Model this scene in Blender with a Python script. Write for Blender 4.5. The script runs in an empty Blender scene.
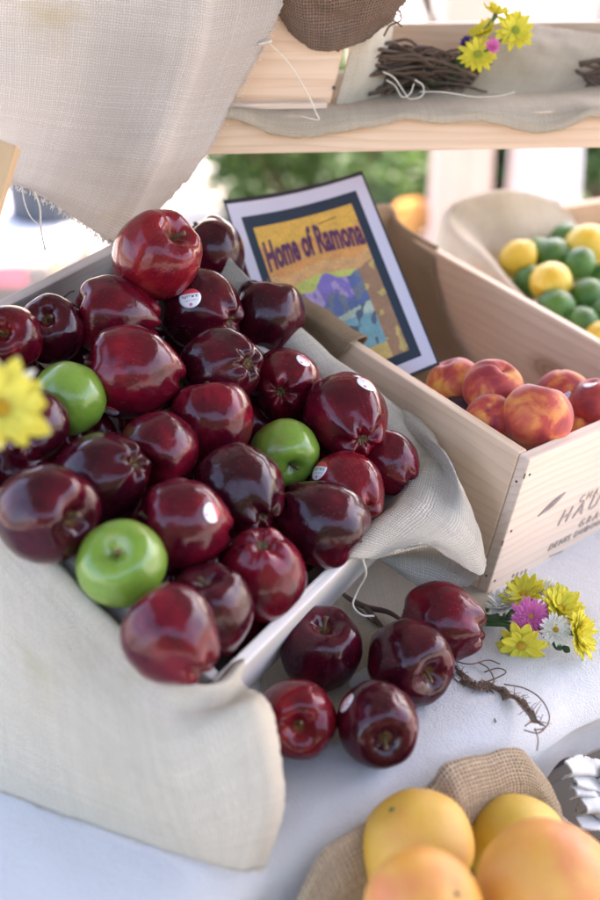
import bpy, bmesh, math, random
from mathutils import Vector, Matrix, Quaternion, noise
random.seed(7)
sc = bpy.context.scene
COL = sc.collection
PI = math.pi

# ------------------------------------------------------------------ camera
FPX, CAMH, TZ = 1300.0, 1.51, 0.75
PITCH = math.atan(665.0 / FPX)
CP, SP = math.cos(PITCH), math.sin(PITCH)
CAM = Vector((0, 0, CAMH))
cd = bpy.data.cameras.new('camera')
cam = bpy.data.objects.new('camera', cd); COL.objects.link(cam)
cam.location = CAM
cam.rotation_euler = (PI / 2 - PITCH, 0, 0)
cd.sensor_fit = 'HORIZONTAL'; cd.sensor_width = 24.0; cd.lens = 24.0 * FPX / 600.0
cd.clip_start = 0.05; cd.clip_end = 400
cd.dof.use_dof = True; cd.dof.focus_distance = 1.27; cd.dof.aperture_fstop = 2.6
sc.camera = cam

# ------------------------------------------------------------------ sky, sun, exposure
SUN_EL, SUN_AZ = math.radians(54), math.radians(34)      # sun stands behind the stall, to the right
w = bpy.data.worlds.new('World'); sc.world = w; w.use_nodes = True
nt = w.node_tree
for n in list(nt.nodes): nt.nodes.remove(n)
sky = nt.nodes.new('ShaderNodeTexSky'); sky.sky_type = 'NISHITA'; sky.sun_disc = False
sky.sun_elevation = SUN_EL; sky.sun_rotation = SUN_AZ
sky.air_density = 1.0; sky.dust_density = 3.0; sky.ozone_density = 0.6
bg = nt.nodes.new('ShaderNodeBackground'); bg.inputs[1].default_value = 0.15
wo = nt.nodes.new('ShaderNodeOutputWorld')
nt.links.new(sky.outputs[0], bg.inputs[0]); nt.links.new(bg.outputs[0], wo.inputs[0])
sl = bpy.data.lights.new('sun', 'SUN'); sl.energy = 2.1; sl.angle = math.radians(0.6); sl.color = (1, .95, .87)
so = bpy.data.objects.new('sun', sl); COL.objects.link(so)
sdir = Vector((math.sin(SUN_AZ) * math.cos(SUN_EL), math.cos(SUN_AZ) * math.cos(SUN_EL), math.sin(SUN_EL)))
so.rotation_euler = sdir.to_track_quat('Z', 'Y').to_euler(); so.location = sdir * 30
sc.view_settings.view_transform = 'Standard'; sc.view_settings.look = 'None'
sc.view_settings.exposure = 3.08; sc.view_settings.gamma = 1.0
sc.view_settings.use_curve_mapping = False
try:
    sc.view_settings.use_white_balance = True
    sc.view_settings.white_balance_temperature = 7100
    sc.view_settings.white_balance_tint = 22
except Exception: pass
sc.render.engine = 'CYCLES'
sc.cycles.use_denoising = True
try: sc.cycles.denoiser = 'OPENIMAGEDENOISE'
except Exception: pass
sc.cycles.max_bounces = 8; sc.cycles.diffuse_bounces = 4; sc.cycles.glossy_bounces = 4
sc.cycles.transmission_bounces = 4; sc.cycles.transparent_max_bounces = 8
sc.cycles.sample_clamp_indirect = 6.0
sc.cycles.caustics_reflective = False; sc.cycles.caustics_refractive = False

# ------------------------------------------------------------------ geometry helpers
RIGHT, CUP, TOW = Vector((1, 0, 0)), Vector((0, SP, CP)), Vector((0, -CP, SP))
def ray(px, py):
    x, y = (px - 300) / FPX, (py - 450) / FPX
    return Vector((x, -SP * y + CP, -CP * y - SP))
def at(px, py, d): return CAM + ray(px, py) * d
def onplane(px, py, p0, n):
    r = ray(px, py); return CAM + r * (((p0 - CAM).dot(n)) / r.dot(n))
def onz(px, py, z=TZ): return onplane(px, py, Vector((0, 0, z)), Vector((0, 0, 1)))
def view(ax, ay, az): return (RIGHT * ax + CUP * ay + TOW * az).normalized()
def pxm(d): return d / FPX      # metres per photo pixel at depth d

def tag(o, label=None, cat=None, group=None, kind=None):
    if label: o['label'] = label
    if cat: o['category'] = cat
    if group: o['group'] = group
    if kind: o['kind'] = kind
    return o
def empty(name, loc=(0, 0, 0), label=None, cat=None, group=None):
    o = bpy.data.objects.new(name, None); COL.objects.link(o); o.location = loc
    o.empty_display_size = .05
    return tag(o, label, cat, group)
def link(name, me, mat=None, parent=None, M=None, smooth=True):
    """link a mesh; M is its world matrix (identity: vertices are world points)"""
    o = bpy.data.objects.new(name, me); COL.objects.link(o)
    if mat is not None:
        for m in (mat if isinstance(mat, (list, tuple)) else [mat]): me.materials.append(m)
    if smooth is not None:
        for p in me.polygons: p.use_smooth = smooth
    M = M or Matrix.Identity(4)
    if parent is not None:
        o.parent = parent
        L = wmat(parent)
        M = L.inverted() @ M
    o.matrix_basis = M
    return o
def wmat(o):
    m = o.matrix_basis.copy()
    while o.parent is not None:
        o = o.parent; m = o.matrix_basis @ m
    return m
def obj(name, bm, mat=None, parent=None, M=None, smooth=True):
    me = bpy.data.meshes.new(name); bm.normal_update(); bm.to_mesh(me); bm.free()
    return link(name, me, mat, parent, M, smooth)

def frame(o, ex, ey, ez):
    m = Matrix.Identity(4)
    for i, v in enumerate((ex, ey, ez)): m.col[i].xyz = v
    m.col[3].xyz = o
    return m
def bm_box(bm, lo, hi, bev=0.0, seg=2):
    vs = [bm.verts.new((x, y, z)) for x in (lo[0], hi[0]) for y in (lo[1], hi[1]) for z in (lo[2], hi[2])]
    q = [(0, 1, 3, 2), (4, 6, 7, 5), (0, 4, 5, 1), (2, 3, 7, 6), (0, 2, 6, 4), (1, 5, 7, 3)]
    fs = [bm.faces.new([vs[i] for i in f]) for f in q]
    if bev:
        es = list({e for f in fs for e in f.edges})
        bmesh.ops.bevel(bm, geom=es, offset=bev, segments=seg, affect='EDGES', profile=.6)
def plank(name, M, lo, hi, mat, parent, bev=.0015):
    """a board, grain along its local X"""
    bm = bmesh.new(); bm_box(bm, lo, hi, bev)
    return obj(name, bm, mat, parent, M, smooth=False)
def crv(pts, n):
    """Catmull-Rom through pts, n samples"""
    P = [Vector(p) for p in pts]
    out = []
    m = len(P) - 1
    for k in range(n):
        t = k / (n - 1) * m; i = min(int(t), m - 1); f = t - i
        p0 = P[i - 1] if i > 0 else P[0] * 2 - P[1]
        p1, p2 = P[i], P[i + 1]
        p3 = P[i + 2] if i + 2 <= m else P[m] * 2 - P[m - 1]
        out.append(.5 * ((2 * p1) + (p2 - p0) * f + (2 * p0 - 5 * p1 + 4 * p2 - p3) * f * f + (3 * p1 - p0 - 3 * p2 + p3) * f ** 3))
    return out
def bm_tube(bm, pts, r, sides=7, cap=True):
    """r: number or list"""
    P = [Vector(p) for p in pts]; n = len(P)
    R = r if isinstance(r, (list, tuple)) else [r] * n
    rings = []
    up = None
    for i in range(n):
        t = (P[min(i + 1, n - 1)] - P[max(i - 1, 0)])
        if t.length < 1e-9: t = Vector((0, 0, 1))
        t.normalize()
        if up is None:
            a = Vector((0, 0, 1)) if abs(t.z) < .9 else Vector((1, 0, 0))
            up = (a - t * a.dot(t)).normalized()
        else:
            up = (up - t * up.dot(t))
            up = up.normalized() if up.length > 1e-6 else t.orthogonal().normalized()
        s = t.cross(up)
        rings.append([bm.verts.new(P[i] + (up * math.cos(2 * PI * k / sides) + s * math.sin(2 * PI * k / sides)) * R[i]) for k in range(sides)])
    for i in range(n - 1):
        for k in range(sides):
            bm.faces.new((rings[i][k], rings[i][(k + 1) % sides], rings[i + 1][(k + 1) % sides], rings[i + 1][k]))
    if cap:
        bm.faces.new(rings[0][::-1]); bm.faces.new(rings[-1])
def sheet_pts(grid, nu, nv):
    """grid[row][col] of points -> nv x nu interpolated points"""
    rows = [crv(r, nu) for r in grid]
    cols = [crv([rows[j][i] for j in range(len(rows))], nv) for i in range(nu)]
    return [[cols[i][j] for i in range(nu)] for j in range(nv)]
def cloth(name, grid, nu, nv, mat, parent=None, wr=.004, wf=9.0, thick=.0014, floor=None, seed=0, rag=0.0):
    S = sheet_pts(grid, nu, nv)
    bm = bmesh.new(); uvl = bm.loops.layers.uv.new('UVMap')
    # metric uv from mean chord lengths
    us = [0.0]
    for i in range(1, nu): us.append(us[-1] + sum((S[j][i] - S[j][i - 1]).length for j in range(0, nv, max(1, nv // 6))) / len(range(0, nv, max(1, nv // 6))))
    vs_ = [0.0]
    for j in range(1, nv): vs_.append(vs_[-1] + sum((S[j][i] - S[j - 1][i]).length for i in range(0, nu, max(1, nu // 6))) / len(range(0, nu, max(1, nu // 6))))
    off = Vector((seed * 3.1, seed * 1.7, seed * .9))
    V = []
    for j in range(nv):
        row = []
        for i in range(nu):
            p = S[j][i]
            a = S[j][min(i + 1, nu - 1)] - S[j][max(i - 1, 0)]; b = S[min(j + 1, nv - 1)][i] - S[max(j - 1, 0)][i]
            nn = a.cross(b); nn = nn.normalized() if nn.length > 1e-10 else Vector((0, 0, 1))
            d = noise.noise(p * wf + off) * wr + noise.noise(p * wf * 2.7 + off) * wr * .45 + noise.noise(p * wf * 9 + off) * wr * .10
            q = p + nn * d
            if rag and (i in (0, nu - 1) or j in (0, nv - 1)):
                q = q + Vector((random.uniform(-rag, rag), random.uniform(-rag, rag), random.uniform(-rag, rag)))
            if floor is not None: q.z = max(q.z, floor)
            row.append(bm.verts.new(q))
        V.append(row)
    for j in range(nv - 1):
        for i in range(nu - 1):
            f = bm.faces.new((V[j][i], V[j][i + 1], V[j + 1][i + 1], V[j + 1][i]))
            for lp, (ii, jj) in zip(f.loops, ((i, j), (i + 1, j), (i + 1, j + 1), (i, j + 1))):
                lp[uvl].uv = (us[ii], vs_[jj])
    o = obj(name, bm, mat, parent)
    if thick:
        m = o.modifiers.new('thickness', 'SOLIDIFY'); m.thickness = thick; m.offset = 0
    return o

# ------------------------------------------------------------------ material helpers
class NT:
    def __init__(s, name):
        s.m = bpy.data.materials.new(name); s.m.use_nodes = True
        s.t = s.m.node_tree; s.t.nodes.clear()
        s.out = s.t.nodes.new('ShaderNodeOutputMaterial')
    def n(s, typ, ins=None, **props):
        k = s.t.nodes.new('ShaderNode' + typ)
        for a, v in props.items(): setattr(k, a, v)
        for a, v in (ins or {}).items():
            i = k.inputs[a]
            if isinstance(v, bpy.types.NodeSocket): s.t.links.new(v, i)
            else: i.default_value = v
        return k
    def math(s, op, a, b=None, c=None):
        ins = {0: a}
        if b is not None: ins[1] = b
        if c is not None: ins[2] = c
        return s.n('Math', ins, operation=op).outputs[0]
    def ramp(s, fac, stops, interp='LINEAR'):
        r = s.n('ValToRGB', {0: fac}); r.color_ramp.interpolation = interp
        e = r.color_ramp.elements
        while len(e) < len(stops): e.new(.5)
        for k, (p, c) in zip(e, stops): k.position = p; k.color = (*c, 1) if len(c) == 3 else c
        return r.outputs[0]
    def mix(s, f, a, b, blend='MIX'):
        k = s.n('Mix', data_type='RGBA', blend_type=blend)
        for i, v in ((0, f), (6, a), (7, b)):
            if isinstance(v, bpy.types.NodeSocket): s.t.links.new(v, k.inputs[i])
            else: k.inputs[i].default_value = v if not (isinstance(v, tuple) and len(v) == 3) else (*v, 1)
        return k.outputs[2]
    def smooth(s, x, a, b):
        k = s.n('MapRange', {0: x, 1: a, 2: b, 3: 0.0, 4: 1.0}, interpolation_type='SMOOTHSTEP'); return k.outputs[0]
    def scale(s, v, x, y, z):
        return s.n('Mapping', {'Vector': v, 'Scale': (x, y, z)}).outputs[0]
    def noise(s, v, sc=5, det=3, rough=.5, dist=0):
        return s.n('TexNoise', {'Vector': v, 'Scale': sc, 'Detail': det, 'Roughness': rough, 'Distortion': dist}).outputs[0]
    def bump(s, h, st=.3, dist=.001):
        return s.n('Bump', {'Height': h, 'Strength': st, 'Distance': dist}).outputs[0]
    def bsdf(s, **kw):
        k = s.n('BsdfPrincipled')
        for a, v in kw.items():
            a = a.replace('_', ' ')
            i = k.inputs[a]
            if isinstance(v, bpy.types.NodeSocket): s.t.links.new(v, i)
            else: i.default_value = (*v, 1) if isinstance(v, tuple) and len(v) == 3 and i.type == 'RGBA' else v
        return k
    def done(s, sh):
        s.t.links.new(sh.outputs[0] if hasattr(sh, 'outputs') else sh, s.out.inputs[0]); return s.m
def plain(name, col, rough=.6, var=.15, sc=40, **kw):
    t = NT(name); tc = t.n('TexCoord').outputs['Object']
    f = t.noise(tc, sc, 4)
    c = t.mix(f, tuple(x * (1 - var) for x in col), tuple(min(1, x * (1 + var)) for x in col))
    return t.done(t.bsdf(Base_Color=c, Roughness=rough, Normal=t.bump(f, .15, .001), **kw))

def burlap(name, light, dark, freq=430, gap=.55, holes=0.0, trans=.15, bump=.9, stain=None, even=.35):
    t = NT(name); uv = t.n('TexCoord').outputs['UV']
    sx = t.n('SeparateXYZ', {0: uv})
    wob = t.n('TexNoise', {'Vector': uv, 'Scale': 60.0, 'Detail': 3.0}).outputs['Color']
    ws = t.n('SeparateXYZ', {0: wob})
    U = t.math('MULTIPLY', t.math('ADD', sx.outputs[0], t.math('MULTIPLY', t.math('SUBTRACT', ws.outputs[0], .5), .0042)), freq)
    V = t.math('MULTIPLY', t.math('ADD', sx.outputs[1], t.math('MULTIPLY', t.math('SUBTRACT', ws.outputs[1], .5), .0042)), freq)
    a = t.math('ABSOLUTE', t.math('SINE', t.math('MULTIPLY', U, PI)))
    b = t.math('ABSOLUTE', t.math('SINE', t.math('MULTIPLY', V, PI)))
    fu, fv = t.math('FLOOR', U), t.math('FLOOR', V)
    par = t.math('ABSOLUTE', t.math('MODULO', t.math('ADD', fu, fv), 2.0))
    hu = t.math('MULTIPLY', t.math('SQRT', a), t.math('ADD', .45, t.math('MULTIPLY', b, .55)))
    hv = t.math('MULTIPLY', t.math('SQRT', b), t.math('ADD', .45, t.math('MULTIPLY', a, .55)))
    mx = t.n('Mix', {0: par, 2: hu, 3: hv}, data_type='FLOAT').outputs[0]
    wu = t.n('TexWhiteNoise', {'W': fu}, noise_dimensions='1D').outputs[0]
    wv = t.n('TexWhiteNoise', {'W': t.math('ADD', fv, 91.3)}, noise_dimensions='1D').outputs[0]
    thr = t.n('Mix', {0: par, 2: wu, 3: wv}, data_type='FLOAT').outputs[0]
    big = t.noise(uv, 7, 4, .6); fine = t.noise(uv, 900, 2)
    mid = tuple((x * .6 + y * .4) for x, y in zip(light, dark))
    f1 = t.math('ADD', t.math('MULTIPLY', thr, .55), t.math('MULTIPLY', fine, .45))
    c = t.mix(f1, mid, light)
    c = t.mix(t.math('MULTIPLY', t.smooth(big, .45, .75), .35), c, mid)
    if stain: c = t.mix(t.math('MULTIPLY', t.smooth(t.noise(uv, 4.5, 4, .65, .6), .52, .68), .7), c, stain)
    mm = t.math('MAXIMUM', a, b)
    g = t.math('MULTIPLY', t.math('SUBTRACT', 1.0, t.smooth(mm, .35, .85)), gap)
    g = t.math('MULTIPLY', g, t.math('ADD', even, t.math('MULTIPLY', t.noise(uv, 55, 4, .7), 1.3)))
    c = t.mix(g, c, dark)
    sp = t.smooth(t.noise(uv, 130, 2), .74, .8)
    c = t.mix(t.math('MULTIPLY', sp, .35), c, dark)
    p = t.bsdf(Base_Color=c, Roughness=.92, Normal=t.bump(mx, bump, .0014), Specular_IOR_Level=.2)
    sh = p.outputs[0]
    if trans:
        tr = t.n('BsdfTranslucent', {'Color': c})
        sh = t.n('MixShader', {0: trans, 1: sh, 2: tr.outputs[0]}).outputs[0]
    if holes:
        tp = t.n('BsdfTransparent')
        h = t.math('MULTIPLY', t.math('SUBTRACT', 1.0, t.smooth(mm, .2, .45)), holes)
        sh = t.n('MixShader', {0: h, 1: sh, 2: tp.outputs[0]}).outputs[0]
    return t.done(sh)

def pine(name, light, dark, ring=85, knots=True, rough=.55, grey=0, kn=(4.2, 9.0, 9.0), kr0=.08, kr1=.20):
    t = NT(name); tc = t.n('TexCoord').outputs['Object']
    oi = t.n('ObjectInfo').outputs['Random']
    off = t.n('CombineXYZ', {0: t.math('MULTIPLY', oi, 13.0), 1: t.math('MULTIPLY', oi, .7), 2: t.math('MULTIPLY', oi, .31)}).outputs[0]
    v = t.n('VectorMath', {0: tc, 1: off}, operation='ADD').outputs[0]
    sp_ = t.n('SeparateXYZ', {0: v})
    warp = t.noise(t.scale(v, 2.6, 11, 11), 1.0, 2)
    val = t.math('ADD', t.math('ADD', sp_.outputs[2], t.math('MULTIPLY', sp_.outputs[1], .83)), t.math('MULTIPLY', warp, .055))
    val = t.math('ADD', val, t.math('MULTIPLY', sp_.outputs[0], .02))
    fr = t.math('FRACT', t.math('MULTIPLY', val, float(ring)))
    wave = t.math('MULTIPLY', t.math('POWER', fr, 2.5), t.math('SUBTRACT', 1.0, t.smooth(fr, .9, 1.0)))
    fib = t.noise(t.scale(v, 8, 420, 420), 1.0, 3, .6)
    blot = t.noise(t.scale(v, 3, 14, 14), 1.0, 3)
    mid = tuple(x * .5 + y * .5 for x, y in zip(light, dark))
    c = t.mix(t.math('MULTIPLY', wave, .75), light, mid)
    c = t.mix(t.math('MULTIPLY', t.smooth(blot, .4, .7), .45), c, mid)
    c = t.mix(t.math('MULTIPLY', t.smooth(fib, .5, .75), .3), c, dark)
    if knots:
        vo = t.n('TexVoronoi', {'Vector': t.scale(v, *kn), 'Scale': 1.0, 'Randomness': 1.0}).outputs['Distance']
        k1 = t.math('SUBTRACT', 1.0, t.smooth(vo, kr0, kr1))
        kr = t.math('SINE', t.math('MULTIPLY', vo, 130.0))
        c = t.mix(t.math('MULTIPLY', k1, .75), c, t.mix(t.math('MULTIPLY', t.math('ADD', kr, 1.0), .4), dark, tuple(x * .45 for x in dark)))
    if grey: c = t.mix(grey, c, (.45, .44, .42))
    h = t.math('ADD', t.math('MULTIPLY', fib, .7), t.math('MULTIPLY', wave, .3))
    return t.done(t.bsdf(Base_Color=c, Roughness=rough, Normal=t.bump(h, .35, .0006), Specular_IOR_Level=.35))

def fruit_coords(t):
    tc = t.n('TexCoord').outputs['Object']
    oi = t.n('ObjectInfo').outputs['Random']
    off = t.n('CombineXYZ', {0: t.math('MULTIPLY', oi, 7.0), 1: t.math('MULTIPLY', oi, 3.0), 2: t.math('MULTIPLY', oi, 11.0)}).outputs[0]
    return tc, oi, t.n('VectorMath', {0: tc, 1: off}, operation='ADD').outputs[0]

def red_apple_mat(name, dark, mid, bright, bright_amt=.5, streak=.5):
    t = NT(name); tc, oi, v = fruit_coords(t)      # object space: unit apple, stem along +Z
    s = t.n('SeparateXYZ', {0: tc})
    ang = t.math('ARCTAN2', s.outputs[1], s.outputs[0])
    sv = t.n('CombineXYZ', {0: t.math('COSINE', ang), 1: t.math('SINE', ang), 2: t.math('MULTIPLY', s.outputs[2], .12)}).outputs[0]
    sv = t.n('VectorMath', {0: sv, 1: t.n('CombineXYZ', {2: t.math('MULTIPLY', oi, 40.0)}).outputs[0]}, operation='ADD').outputs[0]
    st = t.noise(t.scale(sv, 15, 15, 15), 1.0, 5, .7, .6)
    big = t.noise(v, 1.15, 3, .55)
    c = t.mix(t.smooth(big, .35, .68), dark, mid)
    c = t.mix(t.math('MULTIPLY', t.smooth(big, .56, .78), bright_amt), c, bright)
    c = t.mix(t.math('MULTIPLY', t.smooth(st, .5, .72), streak), c, bright)
    c = t.mix(t.math('MULTIPLY', t.smooth(st, .5, .3), .4), c, dark)
    # lenticels: small pale dots
    vo = t.n('TexVoronoi', {'Vector': t.scale(v, 13, 13, 13), 'Scale': 1.0}).outputs
    dot = t.math('SUBTRACT', 1.0, t.smooth(vo['Distance'], .05, .13))
    keep = t.smooth(t.n('SeparateXYZ', {0: vo['Color']}).outputs[0], .35, .5)
    c = t.mix(t.math('MULTIPLY', t.math('MULTIPLY', dot, keep), .65), c, (.42, .2, .12))
    # russet and yellow-green inside the stem bowl
    rr = t.math('SQRT', t.math('ADD', t.math('MULTIPLY', s.outputs[0], s.outputs[0]), t.math('MULTIPLY', s.outputs[1], s.outputs[1])))
    bowl = t.math('MULTIPLY', t.math('SUBTRACT', 1.0, t.smooth(t.math('ADD', rr, t.math('MULTIPLY', t.noise(v, 9, 3), .12)), .12, .26)), t.smooth(s.outputs[2], .0, .2))
    c = t.mix(t.math('MULTIPLY', bowl, .75), c, (.22, .13, .04))
    base = t.math('MULTIPLY', t.math('SUBTRACT', 1.0, t.smooth(t.math('ADD', rr, t.math('MULTIPLY', t.noise(v, 9, 3), .14)), .1, .3)), t.smooth(s.outputs[2], .0, -.3))
    c = t.mix(t.math('MULTIPLY', base, .5), c, (.2, .09, .03))
    lum = t.noise(v, 3.0, 3, .6)
    hb = t.math('ADD', t.math('MULTIPLY', lum, 1.0), t.math('MULTIPLY', t.noise(v, 26, 3), .05))
    rg = t.math('ADD', .10, t.math('MULTIPLY', t.noise(v, 5, 4), .13))
    return t.done(t.bsdf(Base_Color=c, Roughness=rg, Normal=t.bump(hb, .5, .0016), Coat_Weight=.2, Coat_Roughness=.05, Coat_IOR=1.4, Specular_IOR_Level=.27))
def green_apple_mat():
    t = NT('green_apple_skin'); tc, oi, v = fruit_coords(t)
    s = t.n('SeparateXYZ', {0: tc})
    big = t.noise(v, 1.4, 3)
    c = t.mix(big, (.085, .185, .016), (.19, .31, .04))
    vo = t.n('TexVoronoi', {'Vector': t.scale(v, 12, 12, 12), 'Scale': 1.0}).outputs
    dot = t.math('SUBTRACT', 1.0, t.smooth(vo['Distance'], .07, .16))
    c = t.mix(t.math('MULTIPLY', dot, .7), c, (.42, .50, .24))
    c = t.mix(t.math('MULTIPLY', t.smooth(t.noise(v, .9, 3), .52, .75), .35), c, (.30, .22, .06))
    rr = t.math('SQRT', t.math('ADD', t.math('MULTIPLY', s.outputs[0], s.outputs[0]), t.math('MULTIPLY', s.outputs[1], s.outputs[1])))
    bowl = t.math('SUBTRACT', 1.0, t.smooth(t.math('ADD', rr, t.math('MULTIPLY', t.noise(v, 8, 3), .12)), .1, .25))
    c = t.mix(t.math('MULTIPLY', bowl, .5), c, (.2, .2, .05))
    return t.done(t.bsdf(Base_Color=c, Roughness=.3, Normal=t.bump(t.noise(v, 3, 3), .4, .002), Coat_Weight=.35, Coat_Roughness=.14,
                         Subsurface_Weight=.06, Subsurface_Radius=(.02, .03, .01), Subsurface_Scale=.3))
def peach_mat(sh=.0):
    t = NT('peach_skin'); tc, oi, v = fruit_coords(t)
    big = t.noise(v, 1.15, 3, .5, .5)
    big = t.math('ADD', big, t.math('MULTIPLY', t.math('SUBTRACT', oi, .62 + sh * 5), .22))
    c = t.ramp(big, [(.30, (.68, .34, .06)), (.44, (.64, .20, .045)), (.55, (.45, .05, .03)), (.70, (.24, .012, .02))])
    fine = t.noise(v, 7, 5, .7)
    c = t.mix(t.math('MULTIPLY', t.smooth(fine, .45, .75), .35), c, (.3, .03, .03))
    vo = t.n('TexVoronoi', {'Vector': t.scale(v, 16, 16, 16), 'Scale': 1.0}).outputs['Distance']
    c = t.mix(t.math('MULTIPLY', t.math('SUBTRACT', 1.0, t.smooth(vo, .04, .12)), .3), c, (.7, .4, .15))
    return t.done(t.bsdf(Base_Color=c, Roughness=.62, Sheen_Weight=.35, Sheen_Roughness=.4, Sheen_Tint=(1, .8, .7), Normal=t.bump(fine, .15, .0006)))
def citrus_mat(name, c0, c1, blush=None, pore=30, rough=.4):
    t = NT(name); tc, oi, v = fruit_coords(t)
    big = t.noise(v, 1.2, 3)
    c = t.mix(t.smooth(big, .3, .7), c0, c1)
    if blush: c = t.mix(t.math('MULTIPLY', t.smooth(t.noise(v, .85, 3, .5), .45, .7), .85), c, blush)
    vo = t.n('TexVoronoi', {'Vector': v, 'Scale': float(pore)}, feature='SMOOTH_F1').outputs['Distance']
    c = t.mix(t.math('MULTIPLY', t.math('SUBTRACT', 1.0, t.smooth(vo, .1, .35)), .22), c, tuple(x * .7 for x in c0))
    sp = t.smooth(t.noise(v, 14, 4), .68, .74)
    c = t.mix(t.math('MULTIPLY', sp, .3), c, (.25, .16, .06))
    return t.done(t.bsdf(Base_Color=c, Roughness=rough, Normal=t.bump(vo, .5, .0020), Subsurface_Weight=.05, Subsurface_Radius=(.05, .03, .01), Subsurface_Scale=.2, Coat_Weight=.12, Coat_Roughness=.2))
def cloth_mat(name, col, freq=3600, rough=.9, crease=.6):
    t = NT(name); uv = t.n('TexCoord').outputs['UV']
    sx = t.n('SeparateXYZ', {0: uv})
    a = t.math('SINE', t.math('MULTIPLY', sx.outputs[0], freq)); b = t.math('SINE', t.math('MULTIPLY', sx.outputs[1], freq))
    wv = t.math('MULTIPLY', a, b)
    n1 = t.noise(uv, 500, 3); n2 = t.noise(uv, 9, 5, .6)
    c = t.mix(t.math('MULTIPLY', n1, .5), col, tuple(x * .82 for x in col))
    c = t.mix(t.math('MULTIPLY', t.smooth(n2, .45, .7), .25), c, tuple(x * .85 for x in col))
    h = t.math('ADD', t.math('ADD', t.math('MULTIPLY', wv, .06), t.math('MULTIPLY', n1, .6)), t.math('MULTIPLY', n2, 2.6))
    return t.done(t.bsdf(Base_Color=c, Roughness=rough, Normal=t.bump(h, crease, .005), Specular_IOR_Level=.2, Sheen_Weight=.1))
def petal_mat(name, col, inner=None):
    t = NT(name); tc = t.n('TexCoord').outputs['Object']
    f = t.noise(tc, 120, 3)
    c = t.mix(f, col, tuple(min(1, x * 1.25) for x in col))
    p = t.bsdf(Base_Color=c, Roughness=.6, Specular_IOR_Level=.3)
    tr = t.n('BsdfTranslucent', {'Color': c})
    return t.done(t.n('MixShader', {0: .3, 1: p.outputs[0], 2: tr.outputs[0]}).outputs[0])

M = {}
M['burlap_cream'] = burlap('burlap_cream', (.80, .72, .58), (.44, .38, .28), 400, .6, 0, .12, stain=(.62, .55, .36))
M['burlap_pale'] = burlap('burlap_pale', (.86, .82, .77), (.50, .43, .35), 410, .65, .25, .5, stain=(.68, .60, .42))
M['burlap_liner'] = burlap('burlap_liner', (.78, .715, .61), (.32, .27, .19), 420, .7, 0, .12)
M['burlap_tan'] = burlap('burlap_tan', (.44, .32, .20), (.17, .11, .06), 400, .75, 0, .1)
M['burlap_brown'] = burlap('burlap_brown', (.27, .18, .13), (.05, .03, .02), 310, .95, .25, .15, even=.6)
M['burlap_net'] = burlap('burlap_net', (.30, .20, .14), (.08, .05, .03), 330, .9, .95, .15)
M['burlap_jute'] = burlap('burlap_jute', (.54, .41, .27), (.06, .035, .02), 300, 1.0, 0, .08, bump=1.0, even=.75)
M['burlap_olive'] = burlap('burlap_olive', (.68, .57, .43), (.28, .22, .15), 440, .7, 0, .1)
M['table_linen'] = cloth_mat('table_linen', (.62, .615, .60))
M['white_rag'] = cloth_mat('white_rag', (.58, .575, .56), crease=.3)
M['pine'] = pine('pine', (.72, .54, .39), (.42, .24, .12))
M['pine_knotty'] = pine('pine_knotty', (.74, .55, .40), (.44, .22, .11), kn=(7, 10, 10), kr0=.10, kr1=.26, ring=60)
M['pine_pale'] = pine('pine_pale', (.70, .56, .45), (.46, .29, .18))
M['pine_white'] = pine('pine_white', (.76, .71, .66), (.55, .47, .40), knots=False, grey=.2)
M['pine_grey'] = pine('pine_grey', (.60, .52, .44), (.36, .27, .20), knots=False, grey=.45)
M['pine_yellow'] = pine('pine_yellow', (.50, .35, .20), (.34, .20, .09), knots=False)
M['red_apple'] = red_apple_mat('red_apple_skin', (.055, .002, .008), (.14, .004, .013), (.28, .010, .018), .45, .25)
M['dark_apple'] = red_apple_mat('dark_apple_skin', (.026, .002, .006), (.066, .003, .010), (.15, .005, .013), .4, .22)
M['bright_apple'] = red_apple_mat('bright_apple_skin', (.105, .004, .011), (.20, .007, .013), (.32, .028, .02), .45, .3)
M['green_apple'] = green_apple_mat()
M['peach'] = peach_mat()
M['peach_red'] = peach_mat(-.05)
M['plum'] = plain('plum_skin', (.035, .012, .028), .4)
M['lemon'] = citrus_mat('lemon_skin', (.72, .47, .025), (.78, .56, .06), None, 26)
M['lime'] = citrus_mat('lime_skin', (.03, .13, .018), (.075, .22, .03), None, 24, .33)
M['grapefruit'] = citrus_mat('grapefruit_skin', (.64, .27, .03), (.66, .33, .06), (.62, .17, .05), 44, .42)
M['grapefruit_gold'] = citrus_mat('gold_grapefruit_skin', (.62, .34, .04), (.64, .38, .07), (.62, .26, .05), 44, .42)
M['grapefruit_yellow'] = citrus_mat('yellow_grapefruit_skin', (.58, .40, .04), (.60, .38, .05), None, 44, .42)
M['stem'] = plain('dry_stem', (.11, .065, .03), .8, .4, 60)
M['calyx'] = plain('dry_calyx', (.17, .13, .06), .9, .4, 60)
M['twig'] = plain('twig_bark', (.10, .062, .042), .85, .4, 90)
M['twine'] = plain('twine', (.62, .56, .46), .9, .25, 400)
M['brown_twine'] = plain('brown_twine', (.16, .085, .055), .9, .3, 400)
M['green_stem'] = plain('green_stem', (.05, .13, .04), .6, .3, 90)
M['leaf_dark'] = plain('dark_leaf', (.03, .09, .03), .5, .3, 90)
M['petal_yellow'] = petal_mat('petal_yellow', (.70, .62, .06))
M['petal_pale'] = petal_mat('petal_pale_yellow', (.72, .64, .10))
M['petal_pink'] = petal_mat('petal_pink', (.78, .23, .50))
M['petal_white'] = petal_mat('petal_white', (.80, .79, .70))
M['petal_purple'] = petal_mat('petal_purple', (.10, .04, .22))
M['disc_yellow'] = plain('flower_disc', (.66, .40, .02), .8, .3, 300)
M['disc_green'] = plain('flower_disc_green', (.36, .42, .05), .8, .3, 300)
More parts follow.
